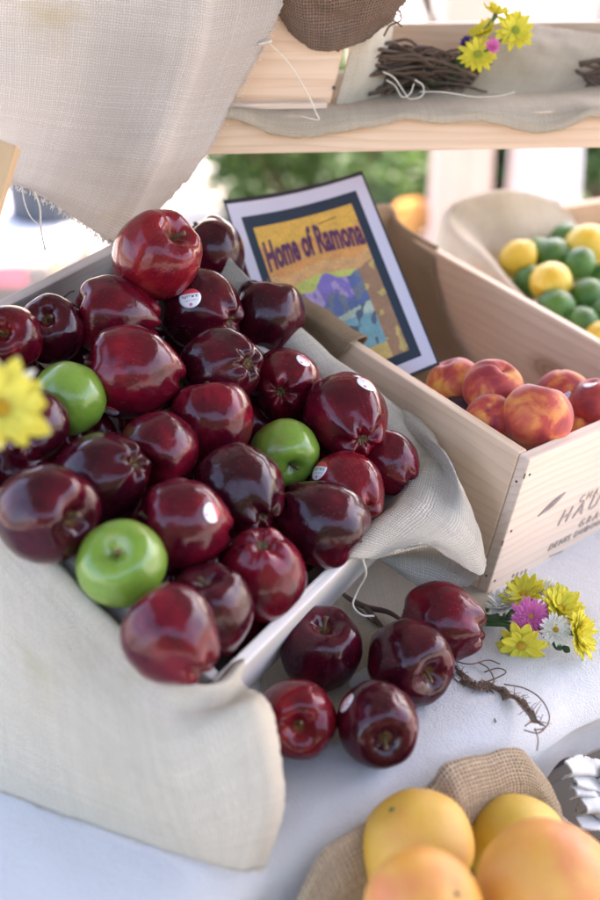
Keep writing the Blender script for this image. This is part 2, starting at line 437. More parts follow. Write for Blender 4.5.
M['ink'] = plain('printed_ink', (.34, .28, .25), .8, .2, 200)
M['nail'] = plain('rusty_nail', (.10, .06, .04), .6)

# ================================================================== THE SETTING
def ground(name, x0, x1, y0, y1, z, mat, n=60, amp=.0):
    bm = bmesh.new()
    V = [[bm.verts.new((x0 + (x1 - x0) * i / n, y0 + (y1 - y0) * j / n, z + amp * noise.noise(Vector((i * .7, j * .7, 3))))) for i in range(n + 1)] for j in range(n + 1)]
    for j in range(n):
        for i in range(n): bm.faces.new((V[j][i], V[j][i + 1], V[j + 1][i + 1], V[j + 1][i]))
    return tag(obj(name, bm, mat), kind='structure')
ground('ground', -150, 150, -150, 150, -.004, plain('earth', (.30, .26, .20), .95, .3, 3), 8)
ground('pavement', -9, 9, -3, 14, .0, plain('pale_concrete', (.36, .335, .30), .9, .15, 6), 8)
ground('lawn', -.30, 9, 4.6, 9.5, .006, plain('lawn_grass', (.035, .065, .018), .9, .5, 30), 30, .006)

# ---- the table and its cloth
TU, TV = Vector((.802, .597, 0)), Vector((-.597, .802, 0))     # along / away from the front edge
TE = onz(430, 770)                                              # a point on the front edge
def tp(u, v, z=TZ): return Vector((TE.x + TU.x * u + TV.x * v, TE.y + TU.y * u + TV.y * v, z))
tb = empty('display_table', tp(.2, .5, 0), 'long display table hidden under the white linen cloth', 'table')
FT = frame(tp(0, 0, 0), TU, TV, Vector((0, 0, 1)))
plank('tabletop', FT, (-.80, .03, .715), (1.25, 1.05, .743), M['pine'], tb)
for u in (-.72, 1.15):
    for v in (.12, .95):
        bm = bmesh.new(); bm_box(bm, (u - .03, v - .03, 0), (u + .03, v + .03, .714), .004)
        obj('leg', bm, M['pine'], tb, FT, smooth=False)
# linen: top, rolled front lip, hanging front; back drop added to darken underneath
prof = [(1.075, -.60), (1.075, -.3), (1.07, -.04), (1.055, 0), (.9, 0), (.6, .0), (.35, .0), (.2, 0), (.1, .001), (.05, .001), (.018, -.004), (-.002, -.017), (-.009, -.036), (-.010, -.075), (-.008, -.12), (-.004, -.25), (.0, -.45), (.004, -.70)]
grid = []
for v, z in prof:
    row = []
    for k in range(25):
        u = -.82 + 2.1 * k / 24
        hang = min(.3, max(0, -z - .03))
        wv = math.sin(u * 23) * .05 * hang + math.sin(u * 51 + 1) * .03 * hang
        lip = (math.sin(u * 9 + .7) * .004 + math.sin(u * 21) * .0022) if v < .12 else 0
        zz = z
        if z < -.04: zz = (-.036 + (z + .036) * (1.0 - .885 * min(1, max(0, (u + .02) / .16)))) if v < .5 else z
        row.append(tp(u, v - wv, TZ + .002 + zz + lip))
    grid.append(row)
tc_ = cloth('tablecloth', grid, 150, 90, M['table_linen'], wr=.0042, wf=9, thick=.0015, seed=2)
tag(tc_, 'white linen tablecloth with a soft rolled front edge under the apple crate', 'tablecloth')

for u_ in (-.823, 1.283):  # unseen side cloths, added to block light from under the table
    G = [[tp(u_ + (.012 * math.sin(k * 1.1) if j else 0), 1.06 * k / 16, TZ - .002 - .34 * j) for k in range(17)] for j in range(3)]
    cloth('shade_skirt', G, 60, 20, M['table_linen'], tc_, wr=.003, wf=8, thick=.0015, seed=4)
bn_ = empty('dark_gap_box', tp(.45, .4, 0), 'dark box added to blacken the gap under the table', 'bin')  # dark box added where only shade shows under the table
FTg = frame(Vector((TE.x, TE.y, 0)), TU, TV, Vector((0, 0, 1)))
DK = plain('under_table_dark', (.045, .043, .042), .5, .1, 8)
plank('body', FTg, (-.30, .10, .005), (.95, .62, .52), DK, bn_, .02); plank('lid', FTg, (-.31, .09, .5205), (.96, .63, .545), DK, bn_, .006)
# ---- shelf above, on its posts
SH_D = 1.43
sA, sB = at(212, 155, SH_D), at(600, 135, SH_D + .02)
SZ0 = sA.z
sx_ = Vector((sB.x - sA.x, sB.y - sA.y, 0)).normalized(); sy_ = Vector((-sx_.y, sx_.x, 0)); UPV = Vector((0, 0, 1))
SF = frame(sA, sx_, sy_, UPV)
SHH = .041                      # board thickness
sh = empty('shelf', (sA.x, sA.y, 0), 'pale pine shelf board above the poster and crates', 'shelf')
plank('board', SF, (-.52, 0, 0), (1.02, .25, SHH), M['pine'], sh, .003)
for u in (-.47, .97):
    bm = bmesh.new(); bm_box(bm, (TZ + .004, u - .03, .10), (SZ0 - .001, u + .03, .16), .003)
    obj('post', bm, M['pine'], sh, frame(Vector((sA.x, sA.y, 0)), UPV, sx_, -sy_ * -1), smooth=False)
def sp(u, v, z=0): return sA + sx_ * u + sy_ * v + UPV * (SHH + z)
def shelf_at(px, py, v):
    """world point seen at the pixel on the vertical plane v metres behind the shelf front"""
    return onplane(px, py, sA + sy_ * v, sy_)

# ================================================================== CRATES
def crate(name, A, e1, e2, W, L, H, th, mat, label, front_mat=None, rim_round=.002, base=True):
    """A: top near corner (front rim start); e1 along the front, e2 along the length, depth H along -n"""
    n = e1.cross(e2).normalized()
    r = empty(name, A - n * H, label, 'crate')
    fm = front_mat or mat
    plank('front_panel', frame(A, e1, e2, n), (0, 0, -H), (W, th, 0), fm, r, rim_round)
    plank('back_panel', frame(A + e2 * L, e1, -e2, -n), (0, 0, 0), (W, th, H), mat, r, rim_round)
    plank('side_panel', frame(A, e2, -e1, n), (th + .0005, -th, -H), (L - th - .0005, 0, 0), mat, r, rim_round)
    plank('side_panel', frame(A + e1 * W, e2, -e1, n), (th + .0005, 0, -H), (L - th - .0005, th, 0), mat, r, rim_round)
    if base: plank('base', frame(A - n * H, e2, -e1, n), (th + .001, -W + th + .001, .004), (L - th - .001, -th - .001, .012), mat, r, .0005)
    return r, n
def dirs(yaw, tilt, roll):
    e1 = Vector((math.cos(yaw) * math.cos(roll), math.sin(yaw) * math.cos(roll), math.sin(roll)))
    h = Vector((-math.sin(yaw), math.cos(yaw), 0))
    e2 = h * math.cos(tilt) + Vector((0, 0, 1)) * math.sin(tilt)
    e2 = (e2 - e1 * e1.dot(e2)).normalized()
    return e1, e2
# apple crate (tilted towards the right on a prop)
AA = at(222, 688, 1.0559); a1, a2 = dirs(1.01420577, .46283978, .05292093)
AW, AL, AH = .385, .4304, .112
apple_crate, an = crate('wooden_crate', AA, a1, a2, AW, AL, AH, .011, M['pine_grey'], 'pale weathered wooden crate tilted on the table and heaped with red apples', M['pine_white'])
# two staple marks and a nail on the inside of its far panel are in the wood; prop under the raised end
pc = AA + a2 * (AL * .80) + a1 * (AW * .5) - an * AH
pr = empty('wooden_prop', (pc.x, pc.y, TZ), 'wooden block that props up the raised end of the apple crate', 'block')
hx = Vector((a1.x, a1.y, 0)).normalized(); hy = Vector((-hx.y, hx.x, 0))
plank('block', frame(Vector((pc.x, pc.y, TZ + .005)), hx, hy, UPV), (-.15, -.05, 0), (.15, .03, pc.z - TZ - .04), M['pine'], pr)
# peach crate
PF = at(530, 460, 1.27153505); p1, p2 = dirs(.76197201, .18887347, -.06178258)
PW, PL, PH = .29988, .50, .176
peach_crate, pn = crate('wine_crate', PF, p1, p2, PW, PL, PH, .013, M['pine'], 'pine wine crate with a printed front panel, filled with peaches', M['pine_pale'])
# lime crate
l1, l2 = dirs(.45, .25, 0)
LW, LL, LH = .42, .40, .100
LA = at(440, 222, 1.86) - l2 * LL
lime_crate, ln = crate('pine_crate', LA, l1, l2, LW, LL, LH, .013, M['pine'], 'pine crate of limes and lemons behind the peach crate')
lc = LA + l2 * (LL * .8) + l1 * (LW * .5) - ln * LH
pr2 = empty('wooden_prop', (lc.x, lc.y, TZ), 'wooden block that props up the back of the lime crate', 'block')
hx = Vector((l1.x, l1.y, 0)).normalized(); hy = Vector((-hx.y, hx.x, 0))
plank('block', frame(Vector((lc.x, lc.y, TZ + .005)), hx, hy, UPV), (-.15, -.03, 0), (.15, .03, lc.z - TZ - .022), M['pine'], pr2)
# leaning pine board, far left
c0, c1 = at(-75, 150, 1.12), at(22, 148, 1.12)
bx = (c1 - c0).normalized(); dn = (at(-3, 232, 1.13) - c1).normalized(); bx = (bx - dn * bx.dot(dn)).normalized()
bl = empty('pine_board', c1, 'pale yellow pine board end leaning at the left edge behind the crate', 'board')
Lb = .36
plank('board', frame(c1, dn, -bx, dn.cross(-bx)), (0, 0, -.02), (Lb, .12, 0), M['pine_yellow'], bl, .002)

# ---- printing and marks on the wine crate front
def front_pt(px, py): return onplane(px, py, PF, p2)
def text_on(name, s, o, ex, ez, size, mat, parent, shear=0.0, space=1.0, depth=.0003, off=None, sx=1.0):
    cu = bpy.data.curves.new(name, 'FONT'); cu.body = s; cu.size = size; cu.shear = shear; cu.space_character = space; cu.extrude = depth
    cu.resolution_u = 3
    t = bpy.data.objects.new(name, cu); COL.objects.link(t)
    dg = bpy.context.evaluated_depsgraph_get()
    me = bpy.data.meshes.new_from_object(t.evaluated_get(dg))
    bpy.data.objects.remove(t)
    if sx != 1.0:
        for v in me.vertices: v.co.x *= sx
    nn = ex.cross(ez)
    return link(name, me, mat, parent, frame(o, ex, ez, nn), smooth=None)
fo = -p2 * .0006
q = front_pt(556, 526) + fo
text_on('printed_name', 'HAURA', q, p1, pn, .028, M['ink'], peach_crate, .25, 1.55)
text_on('printed_word', 'CHATEAU', front_pt(578, 503) + fo, p1, pn, .013, M['ink'], peach_crate, .2, 1.6)
text_on('printed_region', 'GRAVES', front_pt(577, 528) + fo, p1, pn, .015, M['ink'], peach_crate, .2, 1.5)
text_on('printed_maker', 'DENIS DUBOURDIEU', front_pt(547, 551) + fo, p1, pn, .0125, M['ink'], peach_crate, .2, 1.25)
bm = bmesh.new()
qa, qb = front_pt(549, 556) + fo, front_pt(640, 519) + fo
bm_tube(bm, [qa, qb], .0005, 5); obj('printed_rule', bm, M['ink'], peach_crate)
bm = bmesh.new()                      # feather emblem: a quill with short barbs
f0, f1 = front_pt(540, 514), front_pt(563, 494)
ax = (f1 - f0); sd = p2.cross(ax).normalized()
for k in range(16):
    a = f0 + ax * (k / 16) + fo
    wd = .0042 * math.sin(PI * min(1, (k + 2) / 17)) + .001
    bm_tube(bm, [a, a + ax * .16 + sd * wd], .0007, 4); bm_tube(bm, [a, a + ax * .15 - sd * wd * .8], .0007, 4)
bm_tube(bm, [f0 - ax * .1 + fo, f1 + fo], .0006, 4)
obj('printed_feather', bm, M['ink'], peach_crate)
bm = bmesh.new()                      # small dark stencil marks low on the panel
for k in range(4):
    a = front_pt(512 + k * 4.2, 577 - k * 1.6) + fo
    bm_tube(bm, [a, a + pn * .004 + p1 * .0015], .0008, 4)
obj('stencil_mark', bm, M['ink'], peach_crate)
bm = bmesh.new()
for px, py in ((525, 476), (503, 543)):
    a = onplane(px, py, PF, p1); bm_tube(bm, [a - p1 * .0008 + pn * .003, a - p1 * .0008 - pn * .003], .0007, 5)
    obj('staple', bm, M['nail'], peach_crate); bm = bmesh.new()
bm.free()
for u_, h_ in ((.008, .02), (.008, .09), (.0075, .155), (.29, .02), (.29, .09)):
    bm = bmesh.new(); a = PF + p1 * u_ - pn * h_; bm_tube(bm, [a + p2 * .001, a - p2 * .0006], .0016, 8); obj('nail', bm, M['nail'], peach_crate)
for v_, h_ in ((.007, .03), (.007, .15), (.49, .03)):
    bm = bmesh.new(); a = PF + p2 * v_ - pn * h_; bm_tube(bm, [a + p1 * .001, a - p1 * .0006], .0014, 8); obj('nail', bm, M['nail'], peach_crate)
bm = bmesh.new()
for px, py in ((60, 300), (85, 285)):
    a = onplane(px, py, AA + a2 * (AL - .011), a2) - a2 * .001
    bm_tube(bm, [a, a + a1 * .012 + an * .006, a + a1 * .02 + an * .004], .0008, 5)
    obj('staple', bm, M['nail'], apple_crate); bm = bmesh.new()
bm.free()

# ================================================================== CLOTHS
# hanging pale burlap, upper left
G = [
 [at(-230, -160, 1.17), at(-60, -165, 1.20), shelf_at(110, -160, -.06), shelf_at(200, -150, -.03), shelf_at(225, -150, -.015), shelf_at(292, -140, -.004)],
 [at(-235, -60, 1.17), at(-70, -60, 1.21), shelf_at(100, -50, -.075), shelf_at(195, -40, -.05), shelf_at(222, -38, -.028), shelf_at(286, -30, -.008)],
 [at(-240, 10, 1.17), at(-75, 15, 1.22), shelf_at(95, 25, -.085), shelf_at(188, 35, -.07), shelf_at(212, 36, -.04), shelf_at(276, 22, -.010)],
 [at(-235, 50, 1.17), at(-70, 75, 1.22), shelf_at(85, 95, -.09), shelf_at(172, 100, -.08), shelf_at(190, 102, -.048), shelf_at(238, 96, -.012)],
 [at(-225, 78, 1.16), at(-60, 125, 1.22), at(66, 155, 1.33), at(150, 165, 1.335), at(164, 168, 1.37), at(204, 160, 1.40)],
 [at(-215, 95, 1.15), at(-50, 150, 1.22), at(50, 190, 1.33), at(126, 216, 1.37), at(139, 217, 1.40), at(164, 210, 1.42)],
 [at(-210, 102, 1.15), at(-45, 158, 1.22), at(42, 198, 1.33), at(108, 240, 1.385), at(117, 243, 1.40), at(128, 240, 1.41)]]
hb = cloth('burlap_drape', G, 110, 100, M['burlap_pale'], wr=.006, wf=7, thick=.001, seed=5, rag=.0012)
tag(hb, 'large pale burlap cloth with a frayed hem hanging over the upper left', 'burlap')
def fringe(parent, pts, down, n, l0, l1, mat, r=.00045, name='fringe'):
    bm = bmesh.new()
    P = crv(pts, n)
    for p in P:
        p = p + Vector((random.uniform(-1, 1), random.uniform(-1, 1), random.uniform(-1, 1))) * .0015
        l = random.uniform(l0, l1)
        d = (down + Vector((random.uniform(-.5, .5), random.uniform(-.3, .3), random.uniform(-.3, .3)))).normalized()
        bm_tube(bm, [p, p + d * l * .5, p + d * l + Vector((random.uniform(-1, 1), 0, random.uniform(-1, 1))) * l * .25], [r, r, r * .6], 4)
    return obj(name, bm, mat, parent)
fringe(hb, [at(-45, 158, 1.219), at(42, 198, 1.329), at(80, 222, 1.36), at(108, 240, 1.384), at(124, 242, 1.404)], Vector((-.2, -.1, -1)), 170, .002, .007, M['twine'])
fringe(hb, [shelf_at(276, 22, -.0105), shelf_at(238, 96, -.0125), at(204, 160, 1.399), at(164, 210, 1.419)], Vector((1, 0, -.3)), 90, .001, .005, M['twine'])
bm = bmesh.new()
bm.free()
bm = bmesh.new(); bm_tube(bm, crv([at(22, 184, 1.31), at(24, 200, 1.31), at(30, 216, 1.31), at(40, 226, 1.31)], 14), .0007, 5); obj('loose_thread', bm, M['twine'], hb)
bm = bmesh.new(); bm_tube(bm, crv([at(35, 192, 1.31), at(40, 208, 1.31), at(41, 230, 1.31), at(45, 250, 1.31)], 14), .0010, 5); obj('loose_thread', bm, M['twine'], hb)
bm = bmesh.new(); bm_tube(bm, crv([at(120, 238, 1.44), at(119, 250, 1.43), at(114, 260, 1.42), at(110, 268, 1.42)], 14), .0016, 5); obj('loose_thread', bm, M['twine'], hb)
bm = bmesh.new(); bm_tube(bm, crv([shelf_at(268, 42, -.016), shelf_at(290, 65, -.016), shelf_at(308, 95, -.016), shelf_at(316, 113, -.016), shelf_at(318, 120, -.016), shelf_at(300, 116, -.016)], 24), .0008, 5); obj('loose_thread', bm, M['twine'], hb)
bm = bmesh.new(); bm_tube(bm, crv([shelf_at(258, 45, -.016), shelf_at(264, 43, -.016), shelf_at(272, 41, -.016)], 6), .0016, 5); obj('loose_thread', bm, M['twine'], hb)

# cloth over the near side of the apple crate
def rim(px, py, h=.0): return onplane(px, py, AA + an * h, an)
def tz(px, py, z=.006): return onz(px, py, TZ + z)
def lerp(a, b, t): return a * (1 - t) + b * t
cols = [((-150, 372), (-190, 700)), ((-75, 430), (-95, 752)), ((0, 500), (0, 790)), ((62, 567), (70, 818)), ((122, 630), (140, 842)), ((178, 681), (205, 862)), ((222, 684), (243, 871)), ((246, 659), (266, 868))]
G = [[], [], [], [], [], [], [], []]
for k, (a, b) in enumerate(cols):
    R_ = rim(a[0], a[1], .006 if k < 5 else .014); B_ = tz(b[0], b[1])
    inn = R_ + (a1 * .03 if k < 6 else (a1 * .012 + a2 * .012)) - an * .05
    G[0].append(inn)
    G[1].append(R_ + (a1 * .012 if k < 6 else a2 * .008) - an * .012)
    G[2].append(R_)
    out = -a1 * .018 if k < 6 else (-a1 * .012 - a2 * .010)
    G[3].append(R_ + out - an * .012)
    bulge = [.010, .012, .013, .012, .01, .012, .014, .010][k]
    for j, t in ((4, .28), (5, .55), (6, .8), (7, 1.0)):
        p = lerp(R_ + out - an * .012, B_, t)
        p = p + TOW * (bulge * math.sin(PI * t) * 1.2)
        G[j].append(p)
# right border follows the photograph's curve
for j, (px, py) in ((4, (268, 700)), (5, (281, 752)), (6, (285, 808))):
    d = (G[j][7] - CAM).dot(-TOW); G[j][7] = at(px, py, d)
    d = (G[j][6] - CAM).dot(-TOW); G[j][6] = at(px - 22, py + 6, d - .006)
bc = cloth('burlap_cover', G, 120, 90, M['burlap_cream'], wr=.004, wf=8, thick=.0014, floor=None, seed=9, rag=.0006)
fringe(bc, [G[7][k] for k in range(8)], Vector((0, -.6, -.1)), 150, .001, .005, M['twine'])
tag(bc, 'cream burlap cloth draped over the near side of the apple crate onto the table', 'burlap')

# liner over the far side and the front corner
R0 = [at(190, 285, 1.43), at(226, 300, 1.41), rim(296, 372, -.006), rim(350, 424, -.010), rim(388, 466, -.012), rim(372, 520, -.03), rim(338, 548, -.03)]
R1 = [at(215, 258, 1.42), at(238, 268, 1.40), rim(312, 364, .012), rim(368, 408, .014), rim(410, 446, .014), rim(404, 492, .012), rim(345, 556, .006)]
R2 = [at(222, 262, 1.43), at(244, 275, 1.41), at(311, 340, 1.37), at(369, 389, 1.335), at(430, 436, 1.300), at(432, 505, 1.262), at(374, 558, 1.212)]
R3 = [at(218, 262, 1.44), at(246, 284, 1.42), at(318, 351, 1.375), at(380, 402, 1.335), at(448, 458, 1.285), at(452, 522, 1.255), at(398, 551, 1.218)]
R4 = [at(219, 280, 1.45), at(248, 300, 1.43), at(322, 365, 1.38), at(385, 418, 1.335), at(464, 492, 1.285), at(474, 548, 1.262), at(424, 543, 1.230)]
R5 = [at(220, 300, 1.46), at(250, 318, 1.44), at(325, 380, 1.385), at(390, 440, 1.34), at(469, 520, 1.29), at(483, 574, 1.275), at(446, 556, 1.245)]
R2[2], R2[3], R2[4] = rim(336, 360, .020), rim(392, 402, .020), rim(434, 438, .014)
for c_, R_k in ((2, .02), (3, .02)):
    for R_row, dz in ((R3, .020), (R4, .045), (R5, .070)): R_row[c_] = R2[c_] - UPV * dz + a1 * .003
bl2 = cloth('burlap_liner', [R0, R1, R2, R3, R4, R5], 120, 90, M['burlap_liner'], wr=.005, wf=15, thick=.0014, seed=14, rag=.0006)
tag(bl2, 'cream burlap liner spilling over the far right side of the apple crate', 'burlap')
# its tail turned under, seen from inside
G = [[at(356, 557, 1.215), at(384, 554, 1.220), at(424, 545, 1.234), at(460, 560, 1.255), at(481, 573, 1.278)],
     [at(360, 553, 1.30), at(388, 553, 1.30), at(424, 557, 1.30), at(455, 570, 1.295), at(475, 580, 1.29)],
     [at(372, 556, 1.31), at(392, 565, 1.31), at(424, 577, 1.305), at(448, 584, 1.30), at(468, 586, 1.295)],
     [at(380, 558, 1.315), at(398, 572, 1.315), at(422, 588, 1.31), at(442, 589, 1.305), at(462, 588, 1.30)]]
t2 = cloth('turned_tail', G, 50, 30, M['burlap_liner'], bl2, wr=.003, wf=14, thick=.0014, seed=3, rag=.0006)
bm = bmesh.new()
bm_tube(bm, crv([at(362, 557, 1.212), at(366, 574, 1.225), at(358, 590, 1.24), at(353, 605, 1.235), at(362, 615, 1.23), at(374, 616, 1.235)], 30), .0011, 6)
obj('loose_thread', bm, M['twine'], bl2)

# burlap on the table under the loose apples
def flat(pxs, name, mat, nu, nv, z, seed, wr=.002, rag=.0006):
    return cloth(name, [[onz(px, py, TZ + z) for px, py in r] for r in pxs], nu, nv, mat, wr=wr, wf=14, thick=.0012, floor=TZ + .0035, seed=seed, rag=rag)
tr = flat([[(255, 640), (330, 560), (400, 520), (470, 520)], [(262, 690), (330, 620), (420, 575), (490, 565)], [(275, 735), (345, 680), (430, 625), (492, 598)], [(300, 752), (352, 735), (434, 683), (488, 622)]],
          'burlap_runner', M['burlap_olive'], 60, 50, .0065, 21)
tag(tr, 'olive tan burlap piece lying on the table under the loose apples', 'burlap')

# liner of the peach crate: over its back left and inside
G = [[onplane(255, 292, PF, p1) - p1 * .006, onplane(300, 330, PF, p1) - p1 * .006, onplane(338, 362, PF, p1) - p1 * .007],
     [onplane(262, 283, PF + pn * .003, pn), onplane(305, 313, PF + pn * .004, pn), onplane(352, 344, PF + pn * .003, pn)],
     [onplane(268, 282, PF + pn * .002, pn) + p1 * .012, onplane(312, 309, PF + pn * .003, pn) + p1 * .012, onplane(360, 341, PF + pn * .002, pn) + p1 * .012],
     [PF + p2 * .44 + p1 * .024 - pn * .07, PF + p2 * .36 + p1 * .022 - pn * .06, PF + p2 * .27 + p1 * .022 - pn * .055],
     [PF + p2 * .44 + p1 * .05 - pn * .13, PF + p2 * .36 + p1 * .05 - pn * .13, PF + p2 * .27 + p1 * .05 - pn * .13]]
o = cloth('burlap_lining', G, 50, 40, M['burlap_tan'], wr=.004, wf=16, seed=31, rag=.0008)
tag(o, 'tan burlap lining folded over the left rim of the peach crate', 'burlap')
def pin(u, v, h): return PF + p1 * u + p2 * v + pn * h
G = [[pin(.02, PL + .012, -.05), pin(.10, PL + .012, -.04), pin(.20, PL + .012, -.03), pin(PW + .006, PL + .012, -.03), pin(PW + .014, PL - .04, -.03), pin(PW + .010, PL - .12, -.02)],
     [pin(.02, PL - .004, .004), pin(.10, PL - .004, .006), pin(.20, PL - .004, .008), pin(PW + .004, PL - .004, .014), pin(PW - .004, PL - .04, .006), pin(PW - .006, PL - .11, .004)],
     [pin(.02, PL - .02, -.02), pin(.10, PL - .02, -.016), pin(.20, PL - .022, -.016), pin(PW - .030, PL - .03, -.012), pin(PW - .021, PL - .06, -.02), pin(PW - .018, PL - .13, -.03)],
     [pin(.025, PL - .026, -.08), pin(.10, PL - .028, -.08), pin(.20, PL - .032, -.08), pin(PW - .045, PL - .05, -.07), pin(PW - .026, PL - .10, -.08), pin(PW - .022, PL - .17, -.075)],
     [pin(.03, PL - .03, -.15), pin(.10, PL - .04, -.15), pin(.20, PL - .045, -.15), pin(PW - .06, PL - .075, -.14), pin(PW - .034, PL - .15, -.125), pin(PW - .026, PL - .24, -.115)],
     [pin(.03, PL - .10, -.155), pin(.10, PL - .11, -.155), pin(.20, PL - .12, -.155), pin(PW - .09, PL - .15, -.15), pin(PW - .055, PL - .24, -.14), pin(PW - .040, PL - .33, -.12)]]
o = cloth('burlap_lining', G, 70, 50, M['burlap_tan'], wr=.005, wf=13, seed=33, rag=.0008)
tag(o, 'tan burlap lining bunched in the back corner of the peach crate behind the poster', 'burlap')

# liner of the lime crate
def lin(u, v, h): return LA + l1 * u + l2 * v + ln * h
G = [[lin(-.008, .06, -.08), lin(-.009, .18, -.07), lin(-.010, .28, -.06), lin(-.011, LL - .03, -.05), lin(.02, LL + .02, -.05), lin(.12, LL + .015, -.05), lin(.22, LL + .012, -.03)],
     [lin(-.004, .06, .004), lin(-.004, .18, .005), lin(-.004, .28, .008), lin(-.004, LL - .02, .012), lin(.03, LL + .006, .026), lin(.12, LL + .003, .034), lin(.20, LL + .002, .006)],
     [lin(.020, .06, -.010), lin(.020, .18, -.010), lin(.024, .28, -.008), lin(.034, LL - .05, -.004), lin(.06, LL - .03, .006), lin(.12, LL - .03, .006), lin(.22, LL - .018, -.012)],
     [lin(.024, .06, -.05), lin(.026, .18, -.05), lin(.034, .28, -.045), lin(.05, LL - .07, -.035), lin(.08, LL - .06, -.03), lin(.14, LL - .06, -.03), lin(.24, LL - .04, -.05)],
     [lin(.04, .08, -.085), lin(.04, .18, -.085), lin(.05, .28, -.085), lin(.08, LL - .11, -.08), lin(.11, LL - .10, -.08), lin(.16, LL - .10, -.08), lin(.26, LL - .08, -.085)]]
o = cloth('burlap_lining', G, 70, 50, M['burlap_cream'], wr=.006, wf=10, seed=37, rag=.0008)
tag(o, 'pale burlap lining folded over the rims of the lime crate', 'burlap')
G = [[lin(.24, LL - .022, .004), lin(.34, LL - .020, .004), lin(LW - .016, LL - .02, .004), lin(LW - .014, LL - .2, .004)],
     [lin(.26, LL - .04, -.03), lin(.34, LL - .038, -.03), lin(LW - .03, LL - .04, -.03), lin(LW - .03, LL - .2, -.03)],
     [lin(.30, LL - .08, -.09), lin(.34, LL - .09, -.09), lin(LW - .06, LL - .1, -.09), lin(LW - .06, LL - .2, -.09)]]

# ================================================================== SHELF GOODS
# runner under everything on the shelf with a wavy drooping front hem
G = []
for j, (v, z) in enumerate(((.235, .003), (.15, .003), (.06, .003), (.012, .003), (-.004, -.004), (-.008, -.013))):
    row = []
    for k in range(40):
        u = -.20 + 1.0 * k / 39
        a = 1 if j >= 4 else .35 if j == 3 else 0
        wob = (math.sin(u * 47 + .4) * .5 + math.sin(u * 23 + 2) * .7) * .0065 * a
        lift = max(0, math.sin(u * 31 + 1.2)) ** 3 * .010 * a
        row.append(sp(u, v - (.004 if j >= 4 else 0) + wob * .3, (z + wob + lift) if j >= 4 else max(.0035, z + wob + lift)))
    G.append(row)
o = cloth('burlap_runner', G, 150, 26, M['burlap_olive'], wr=.002, wf=16, thick=.0014, seed=41, rag=.0012)
tag(o, 'olive burlap runner with a wavy hem covering the pine shelf', 'burlap')
# pine box standing at the front of the shelf
b0, b1, b2 = shelf_at(222, 118, .022), shelf_at(330, 107, .022), shelf_at(352, 18, .022)
bz = SZ0 + SHH + .006
ub0 = (b0 - sA).dot(sx_) - .16; ub1 = (b1 - sA).dot(sx_); ub2 = (b2 - sA).dot(sx_)
bxr = empty('pine_box', sp((ub0 + ub1) / 2, .1, .006), 'knotty pine box on the shelf under brown burlap', 'box')
slope = (ub2 - ub1) / (b2 - b1).dot(UPV); HB = .17
def trap_panel(name, v0, v1, u0, u1, mat):
    bm = bmesh.new()
    vs = []
    for v in (v0, v1):
        vs.append([bm.verts.new(p) for p in ((u0, v, .006), (u1, v, .006), (u1 + slope * HB, v, .006 + HB), (u0 - slope * HB, v, .006 + HB))])
    A, B = vs
    bm.faces.new(A); bm.faces.new(B[::-1])
    for i in range(4): bm.faces.new((A[i], B[i], B[(i + 1) % 4], A[(i + 1) % 4]))
    bmesh.ops.recalc_face_normals(bm, faces=bm.faces[:])
    bmesh.ops.bevel(bm, geom=bm.edges[:], offset=.002, segments=2, affect='EDGES')
    return obj(name, bm, mat, bxr, frame(sA + UPV * SHH, sx_, sy_, UPV), smooth=False)
trap_panel('front_panel', .022, .036, ub0, ub1, M['pine_knotty'])
trap_panel('back_panel', .186, .20, ub0, ub1, M['pine'])
for u, s in ((ub1, 1), (ub0, -1)):
    bm = bmesh.new()
    a = [bm.verts.new(p) for p in ((u - s * .016, .0365, .006), (u - s * .002, .0365, .006), (u - s * .002 + s * slope * HB, .0365, .006 + HB), (u - s * .016 + s * slope * HB, .0365, .006 + HB))]
    b = [bm.verts.new((q_.co.x, .1855, q_.co.z)) for q_ in a]
    bm.faces.new(a); bm.faces.new(b[::-1])
    for i in range(4): bm.faces.new((a[i], b[i], b[(i + 1) % 4], a[(i + 1) % 4]))
    bmesh.ops.recalc_face_normals(bm, faces=bm.faces[:])
    obj('side_panel', bm, M['pine'], bxr, frame(sA + UPV * SHH, sx_, sy_, UPV), smooth=False)
plank('base_lip', frame(sA + UPV * SHH, sx_, sy_, UPV), (ub0 + .002, .012, .0045), (ub1 - .004, .0215, .011), M['pine_pale'], bxr)
bm = bmesh.new()
for px, py in ((338, 50), (334, 88)):
    a = shelf_at(px, py, .0215); bm_tube(bm, [a + sy_ * .001, a - sy_ * .0008], .0022, 8); obj('nail', bm, M['nail'], bxr); bm = bmesh.new()
bm.free()
# brown burlap over the box
def sat(px, py, v): return shelf_at(px, py, v)
G = [[sat(255, -140, .10), sat(300, -150, .10), sat(345, -150, .10), sat(390, -150, .11), sat(430, -145, .12)],
     [sat(258, -75, .012), sat(298, -80, .0), sat(345, -80, -.004), sat(385, -80, .01), sat(430, -80, .03)],
     [sat(266, -30, .008), sat(300, -25, -.006), sat(340, -25, -.010), sat(380, -30, .0), sat(422, -35, .02)],
     [sat(274, 2, .012), sat(303, 20, .002), sat(338, 22, -.002), sat(370, 12, .006), sat(410, -5, .02)],
     [sat(288, 26, .014), sat(306, 43, .008), sat(334, 46, .006), sat(362, 37, .012), sat(392, 16, .022)],
     [sat(291, 30, .015), sat(308, 47, .010), sat(332, 50, .008), sat(362, 41, .013), sat(390, 20, .022)]]
o = cloth('burlap_swag', G, 70, 60, M['burlap_brown'], wr=.009, wf=20, thick=.0012, seed=51, rag=.001)
tag(o, 'dark brown burlap swag hanging over the pine box on the shelf', 'burlap')
fringe(o, [sat(392, 14, .02), sat(400, 6, .02), sat(408, -4, .02)], Vector((.8, 0, -.6)), 14, .004, .014, M['brown_twine'])
